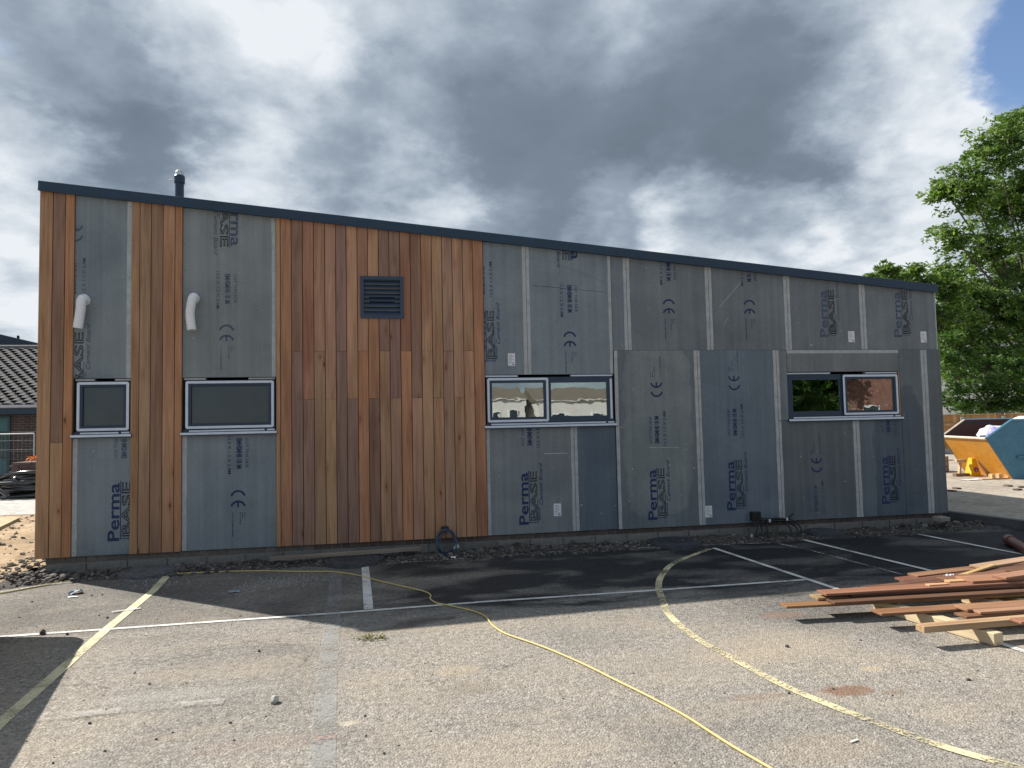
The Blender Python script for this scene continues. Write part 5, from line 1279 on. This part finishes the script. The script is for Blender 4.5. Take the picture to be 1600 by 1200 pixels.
# bits of timber and blocks beside it
def blk(u, v, sx_, sy_, sz_, color, label, cat, rz=0, z=0, name='timber_block', mat=None, grp=None):
    q = GP(u, v); o = MB().box(-sx_ / 2, sx_ / 2, -sy_ / 2, sy_ / 2, 0, sz_).build(name, mat or M_TIMBER, None, color, bevel=.004); o.location = (q.x, q.y, PZ + z); o.rotation_euler = (0, 0, rz); return tag(o, label, cat, grp)
pk_ = GP(1483, 739)
crate = empty('crate', (pk_.x, pk_.y + .3, PZ)); tag(crate, 'pale crate half hidden behind the right end of the building', 'crate')
for i in range(3): MB().box(-.35, .22, -.02, .02, .02 + i * .13, .135 + i * .13).build('slat', M_TIMBER, crate, (.42, .33, .26), bevel=.004)
MB().box(.222, .26, -.02, .5, .0, .40).build('side', M_TIMBER, crate, (.30, .22, .17)); MB().box(-.35, .221, .022, .5, .0, .37).build('contents', M_VOID, crate)
tr_ = empty('trestle', (GP(1503, 744).x, GP(1503, 744).y, PZ)); tag(tr_, 'small broken wooden trestle left of the yellow cone', 'trestle')
MB().box(-.16, .10, -.05, .05, .33, .40).build('top_rail', M_TIMBER, tr_, (.45, .33, .22), bevel=.004)
lg = MB(); lg.tube([(-.02, 0, .33), (-.07, 0, .05)], .035, 4); lg.build('leg', M_TIMBER, tr_, (.60, .42, .24)); MB().box(-.20, .35, -.06, .06, .0, .07).build('foot_rail', M_TIMBER, tr_, (.20, .14, .10), bevel=.004)
pal = empty('pallet', (GP(1555, 748).x, GP(1555, 748).y - .1, PZ)); tag(pal, 'low pallet of pale blocks at the foot of the yellow skip end', 'pallet')
MB().box(-.50, .36, -.06, .06, .0, .025).build('board', M_TIMBER, pal, (.55, .36, .20), bevel=.003)
for x in (-.18, 0.0, .24): MB().box(x - .045, x + .045, -.05, .05, .026, .12).build('block', M_TIMBER, pal, (.62, .40, .20), bevel=.003)
scrap(1519, 750, .55, .22, (.70, .74, .78), 'crumpled white sheet lying on the paving under the cone', 'plastic sheet', .1, .02, base=PZ)
for (u, v) in [(1575, 760), (1590, 766), (1495, 764), (1598, 762), (1488, 768)]:
    blk(u, v, .14, .10, .03, (.12, .09, .07), 'small dark offcut on the dusty paving ' + {1575: 'below the right foot of the skip', 1590: 'furthest forward near the right edge', 1495: 'left of the cone', 1598: 'at the very right edge', 1488: 'beside the corner of the building'}[u], 'offcut', rr_.uniform(0, 3), 0, 'offcut', None, 'dark offcuts on the dusty paving')
# low plants at the fence foot
def leafmass(mb, c, r, n, s, rnd=rr_, flat=.8, shell=.35):
    for i in range(n):
        d = Vector((rnd.gauss(0, 1), rnd.gauss(0, 1), rnd.gauss(0, 1) * flat)).normalized() * (r * (shell + (1 - shell) * rnd.random() ** .5))
        p = Vector(c) + Vector((d.x, d.y, d.z * flat)); a = Vector((rnd.uniform(-1, 1), rnd.uniform(-1, 1), rnd.uniform(-.8, .5))).normalized(); b2 = a.orthogonal().normalized(); b2 = (b2 + a.cross(b2) * rnd.uniform(-1, 1)).normalized()
        q = s * rnd.uniform(.6, 1.3); mb.v += [p - a * q, p + b2 * q * .42, p + a * q, p - b2 * q * .42]; k = len(mb.v); mb.f.append((k - 4, k - 3, k - 2, k - 1))
# fence: concrete posts, gravel boards, vertical boards and rails
fy0 = 11.2
fA = at(1440, 700, 13.2); fB = at(1760, 700, 10.4); fA.z = 0; fB.z = 0
dF = (fB - fA); LF = dF.length; dF.normalize(); nF = Vector((dF.y, -dF.x, 0)); nF = nF if nF.y < 0 else -nF
ztop = (at(1480, 648, 12.9).z + at(1600, 646, 11.8).z) / 2
fence = empty('timber_fence', fA); tag(fence, 'orange-brown close-boarded timber fence with concrete posts behind the skip', 'fence')
FM = Matrix((dF, -nF, Vector((0, 0, 1)))).transposed().to_4x4(); fence.matrix_world = Matrix.Translation(fA) @ FM
fbd = MB().box(0, .118, 0, .016, 0, ztop - .32).build('tmp', M_TIMBER, bevel=.002); fbm = fbd.data; COL.objects.unlink(fbd); bpy.data.objects.remove(fbd)
n = min(290, int(LF / .105))
for i in range(n):
    g_ = rr_.uniform(.8, 1.2); o = link('board', fbm, fence, (.48 * g_, .27 * g_, .12 * g_)); o.location = (i * .105, rr_.uniform(0, .012), .30); o.rotation_euler = (0, 0, .06)
ps = at(1502, 680, 12.7); t0 = (Vector((ps.x, ps.y, 0)) - fA).dot(dF); ps2 = at(1567, 680, 12.1); t1 = (Vector((ps2.x, ps2.y, 0)) - fA).dot(dF)
i = -2
x = t0 - 2 * (t1 - t0)
while x < LF:
    if x > 0: MB().box(x - .055, x + .055, -.09, -.005, 0, ztop + .03 - .12).build('concrete_post', M_CONC, fence, bevel=.008)
    a2 = max(x + .06, 0); b3 = min(x + (t1 - t0) - .06, LF)
    if b3 > a2:
        MB().box(a2, b3, -.06, -.012, ztop - .40, ztop - .31).build('rail', M_TIMBER, fence, (.50, .31, .17), bevel=.003)
        MB().box(a2, b3, -.05, .0, .0, .15).build('gravel_board', M_CONC, fence); MB().box(a2, b3, -.048, .002, .151, .298).build('gravel_board', M_CONC, fence)
        MB().box(a2, b3, -.03, .03, ztop - .019, ztop + .015).build('capping', M_TIMBER, fence, (.46, .30, .17))
    x += t1 - t0
hp = GP(1488, 722)
o = MB(); leafmass(o, (0, 0, .35), .5, 500, .06); o = o.build('shrub', M_LEAF2); o.location = (hp.x, hp.y + 1.2, PZ); tag(o, 'low dark shrub behind the crate at the foot of the fence', 'shrub')

# ------------------------------------------------------------------ trees
def tree(name, base, lobes, leafn, leafs, mat, label, cat='tree', trunk_r=.3, seed=1, cl=0.55, group=None):
    leafn = int(leafn * .62)
    rnd = random.Random(seed); t = empty(name, base); tag(t, label, cat, group)
    base = Vector(base); cen = sum((Vector(l[0]) for l in lobes), Vector()) / len(lobes)
    lo = min(l[0][2] - l[1] for l in lobes); fork = Vector((base.x, base.y, max(1.2, lo * .55 + .8)))
    wd = MB(); wd.tube(smooth_path([base, base.lerp(fork, .5) + Vector((.08, .05, 0)), fork], 4), [trunk_r * (1 - .35 * i / 8) for i in range(9)], 10)
    lf = MB()
    for c, r in lobes:
        c = Vector(c); mid_ = fork.lerp(c, .5) + Vector((rnd.uniform(-.4, .4), rnd.uniform(-.4, .4), rnd.uniform(0, .6)))
        P_ = smooth_path([fork, mid_, c], 4); wd.tube(P_, [trunk_r * .26 * (1 - .8 * i / 8) + .01 for i in range(9)], 6)
        ncl = int(108 * (r / 1.5) ** 2) + 10
        for i in range(ncl):
            d = Vector((rnd.gauss(0, 1), rnd.gauss(0, 1), rnd.gauss(0, 1))).normalized(); d *= r * (.40 + .85 * rnd.random() ** 1.3); d.z *= .85
            e = c + d; 
            if rnd.random() < .5: wd.tube([c.lerp(e, .0), c.lerp(e, .55) + Vector((0, 0, .1)), e], [trunk_r * .08 + .008, .012, .004], 4, False)
            leafmass(lf, e, cl * rnd.uniform(.35, .95), leafn, leafs, rnd, .62, .15)
    for mb_ in (wd, lf): mb_.v = [v - base for v in mb_.v]
    wo = link('trunk', mesh('trunk', wd.v, wd.f, M_BARK, True), t); lo_ = link('crown', mesh('crown', lf.v, lf.f, mat), t); lo_['kind'] = 'stuff' if False else 'stuff'
    del lo_['kind']
    return t
def lobes_px(lst, Y):
    out = []
    for (u, v, rp, dy) in lst:
        p = at(u, v, Y + dy); out.append((p, rp * (Y - CAM.y + dy) / FPX))
    return out
TY = 19.0
L1 = lobes_px([(1512, 292, 52, 0), (1478, 300, 26, .5), (1560, 235, 55, 0), (1598, 195, 40, 0), (1650, 190, 60, .5), (1580, 320, 65, 1), (1640, 280, 80, 0), (1700, 260, 80, 1), (1540, 385, 48, 0), (1490, 372, 30, -.5), (1600, 420, 65, .5), (1680, 400, 90, 0),
                (1560, 480, 60, 0), (1515, 455, 40, .5), (1500, 520, 42, 0), (1630, 510, 70, -.5), (1560, 560, 55, -1), (1500, 575, 38, -.5), (1720, 500, 90, 1), (1482, 480, 30, -.5), (1476, 425, 26, -.4), (1486, 535, 34, -.6), (1620, 590, 50, -1), (1690, 330, 80, -1)], TY)
tb = at(1660, 640, TY); tree('ash_tree', (tb.x, TY, 0), L1, 52, .125, M_LEAF, 'tall leafy ash tree filling the right edge above the skip', trunk_r=.34, seed=4, cl=.62)
L2 = lobes_px([(1400, 436, 32, 0), (1378, 436, 22, .4), (1425, 440, 28, .3), (1385, 422, 16, 0), (1440, 452, 30, .4), (1345, 447, 14, 0), (1370, 455, 22, 0), (1480, 440, 22, 0), (1410, 500, 50, 1), (1470, 500, 42, 0), (1480, 460, 26, 0), (1430, 425, 14, 0)], 17.0)
tb = at(1420, 640, 17); tree('young_ash_tree', (tb.x, 17, 0), L2, 46, .11, M_LEAF, 'smaller light green tree showing over the low end of the roof', trunk_r=.14, seed=9, cl=.42)
L3 = lobes_px([(1492, 600, 30, 0), (1530, 612, 30, .3), (1570, 600, 34, 0), (1610, 610, 34, 0), (1545, 575, 32, .8), (1500, 560, 26, .6), (1590, 575, 34, .5), (1650, 600, 40, 0), (1486, 628, 20, -.2), (1515, 632, 22, 0), (1545, 630, 22, .2), (1575, 630, 22, 0), (1604, 632, 22, 0), (1478, 560, 22, .4), (1482, 530, 20, .6)], 13.6)
tb = at(1550, 640, 13.9); tree('hedge_tree', (tb.x, 13.9, 0), L3, 44, .085, M_LEAF2, 'dark bushy tree leaning over the fence behind the skip', trunk_r=.12, seed=12, cl=.42)
# white house glimpsed between the leaves
def house(name, x0, x1, y0, y1, hw, hr, wm, rm_, label, wins=(), rot=False):
    h = empty(name, ((x0 + x1) / 2, y0, 0)); tag(h, label, 'house'); O = Vector(((x0 + x1) / 2, y0, 0))
    def HB(mb, nm, mat, col=None): o = mb.build(nm, mat, h, col, origin=O); o.location = (0, 0, 0); return o
    HB(MB().box(x0, x1, y0, y1, -.05, hw), 'wall', wm)
    ym = (y0 + y1) / 2; ov = .12
    HB(MB().add([(x0 - ov, y0 - ov, hw - .1), (x1 + ov, y0 - ov, hw - .1), (x1 + ov, y1 + ov, hw - .1), (x0 - ov, y1 + ov, hw - .1), (x0 - ov, ym, hr), (x1 + ov, ym, hr)], [(0, 3, 2, 1), (0, 1, 5, 4), (2, 3, 4, 5), (1, 2, 5), (3, 0, 4)]), 'roof', rm_)
    f_ = -1 if y0 > 0 else 1; yw = y0 if y0 > 0 else y1
    for (a_, b2, c2, d2) in wins:
        w_ = HB(MB().box(a_, b2, yw + (f_ * .001 if f_ > 0 else -.05), yw + (.05 if f_ > 0 else -.001), c2, d2), 'window', M_WHITEP)
        o = MB().box(a_ + .06, b2 - .06, yw + (.051 if f_ > 0 else -.056), yw + (.056 if f_ > 0 else -.051), c2 + .06, d2 - .06).build('pane', M_FROST, w_, origin=O); o.location = (0, 0, 0)
    return h
M_ROOFT = plain('tan_roof_tiles', (.17, .145, .11), .85, .15, 2, bmp=.3); M_ROOFG = plain('grey_slate', (.10, .10, .11), .8, .15, 2)
M_BRK2 = brick_wall_mat('red_brickwork', (.26, .085, .05), (.19, .065, .045), (.30, .28, .25))
ha = at(1462, 600, 36).x; hb = at(1700, 600, 36).x
house('white_house', ha, hb, 36, 44, at(1490, 560, 36).z, at(1490, 505, 40).z, M_RENDER, M_ROOFG, 'white rendered house glimpsed through the trees behind the fence', [(ha + 2 + 3 * i, ha + 3.2 + 3 * i, 1.0, 2.2) for i in range(3)])

# ------------------------------------------------------------------ behind the photographer, seen in the window reflections
house('bungalow', 5.0, 10.2, -50, -42, 3.3, 4.35, M_RENDER, M_ROOFT, 'white bungalow with tan roof facing the court from across the field', [(5.8, 6.6, 1.0, 2.4), (7.6, 8.2, 1.2, 2.4), (8.9, 9.6, .2, 2.4)])
house('bungalow', 10.9, 18.0, -49, -41, 3.1, 4.15, M_RENDER, M_ROOFT, 'longer white bungalow with tan roof across the field', [(12.0, 13.4, 1.0, 2.0), (15.0, 16.0, .2, 2.1)])
house('brick_house', 33.5, 42, -45, -37, 4.6, 7.6, M_BRK2, M_ROOFG, 'red brick house beyond the court', [(35, 36.4, 1.0, 2.2), (38.5, 39.8, 1.0, 2.2)])
for i, (x, y) in enumerate([(24.5, -34), (28, -36), (31, -38)]):
    rnd = random.Random(i + 30); tree('oak_tree', (x, y, 0), [((x + rnd.uniform(-2, 2), y + rnd.uniform(-1.5, 1.5), 2.6 + rnd.uniform(-.8, 3.2)), rnd.uniform(1.4, 2.2)) for _ in range(7)], 30, .26, M_LEAF2,
                                      ['dark oak across the court, nearest the bungalows', 'dark oak across the court, middle of three', 'dark oak across the court, beside the brick house'][i], trunk_r=.3, seed=40 + i, cl=.9, group='oaks across the court')
# bench shape added out of view; its top throws the shadow at lower left
def ground_shadow_src(x, y, h): t_ = h / SUN.z; return Vector((x + SUN.x * t_, y + SUN.y * t_, h))
hT = .92
cor = [ground_shadow_src(-2.42, -2.72, hT), ground_shadow_src(-1.72, -5.6, hT)]
tx = empty('shadow_caster', (cor[0].x - 1.0, cor[0].y - 1.5, 0)); tag(tx, 'unseen bench shape added left of view to cast the lower-left shadow', 'shadow_caster')
e1_ = (cor[1] - cor[0]).normalized(); n1_ = Vector((-.97, .22, 0)).normalized(); Wt = 1.6; Lt = (cor[1] - cor[0]).length
r_ = .12; poly = []
p0 = cor[0]
for i in range(7):
    a_ = math.pi / 2 * i / 6
    c_ = p0 + e1_ * r_ + n1_ * r_
    poly.append(c_ - n1_ * r_ * math.sin(a_) * 1.0 - e1_ * r_ * math.cos(a_))
poly += [cor[1], cor[1] + n1_ * Wt, p0 + n1_ * Wt]
k = len(poly); L0 = Vector(tx.location)
MB().add([p - L0 for p in poly] + [p - L0 - Vector((0, 0, .03)) for p in poly], [tuple(range(k)), tuple(range(2 * k - 1, k - 1, -1))] + [((i + 1) % k, i, i + k, (i + 1) % k + k) for i in range(k)]).build('caster_top', M_TIMBER, tx, (.45, .34, .2))
for (a_, b2) in ((.25, .5), (.25, 1.3), (2.5, .5), (2.5, 1.3)):
    p = cor[0] + e1_ * a_ + n1_ * b2 - L0; MB().box(p.x - .03, p.x + .03, p.y - .03, p.y + .03, 0, hT - .031).build('leg', M_TIMBER, tx, (.4, .3, .18))
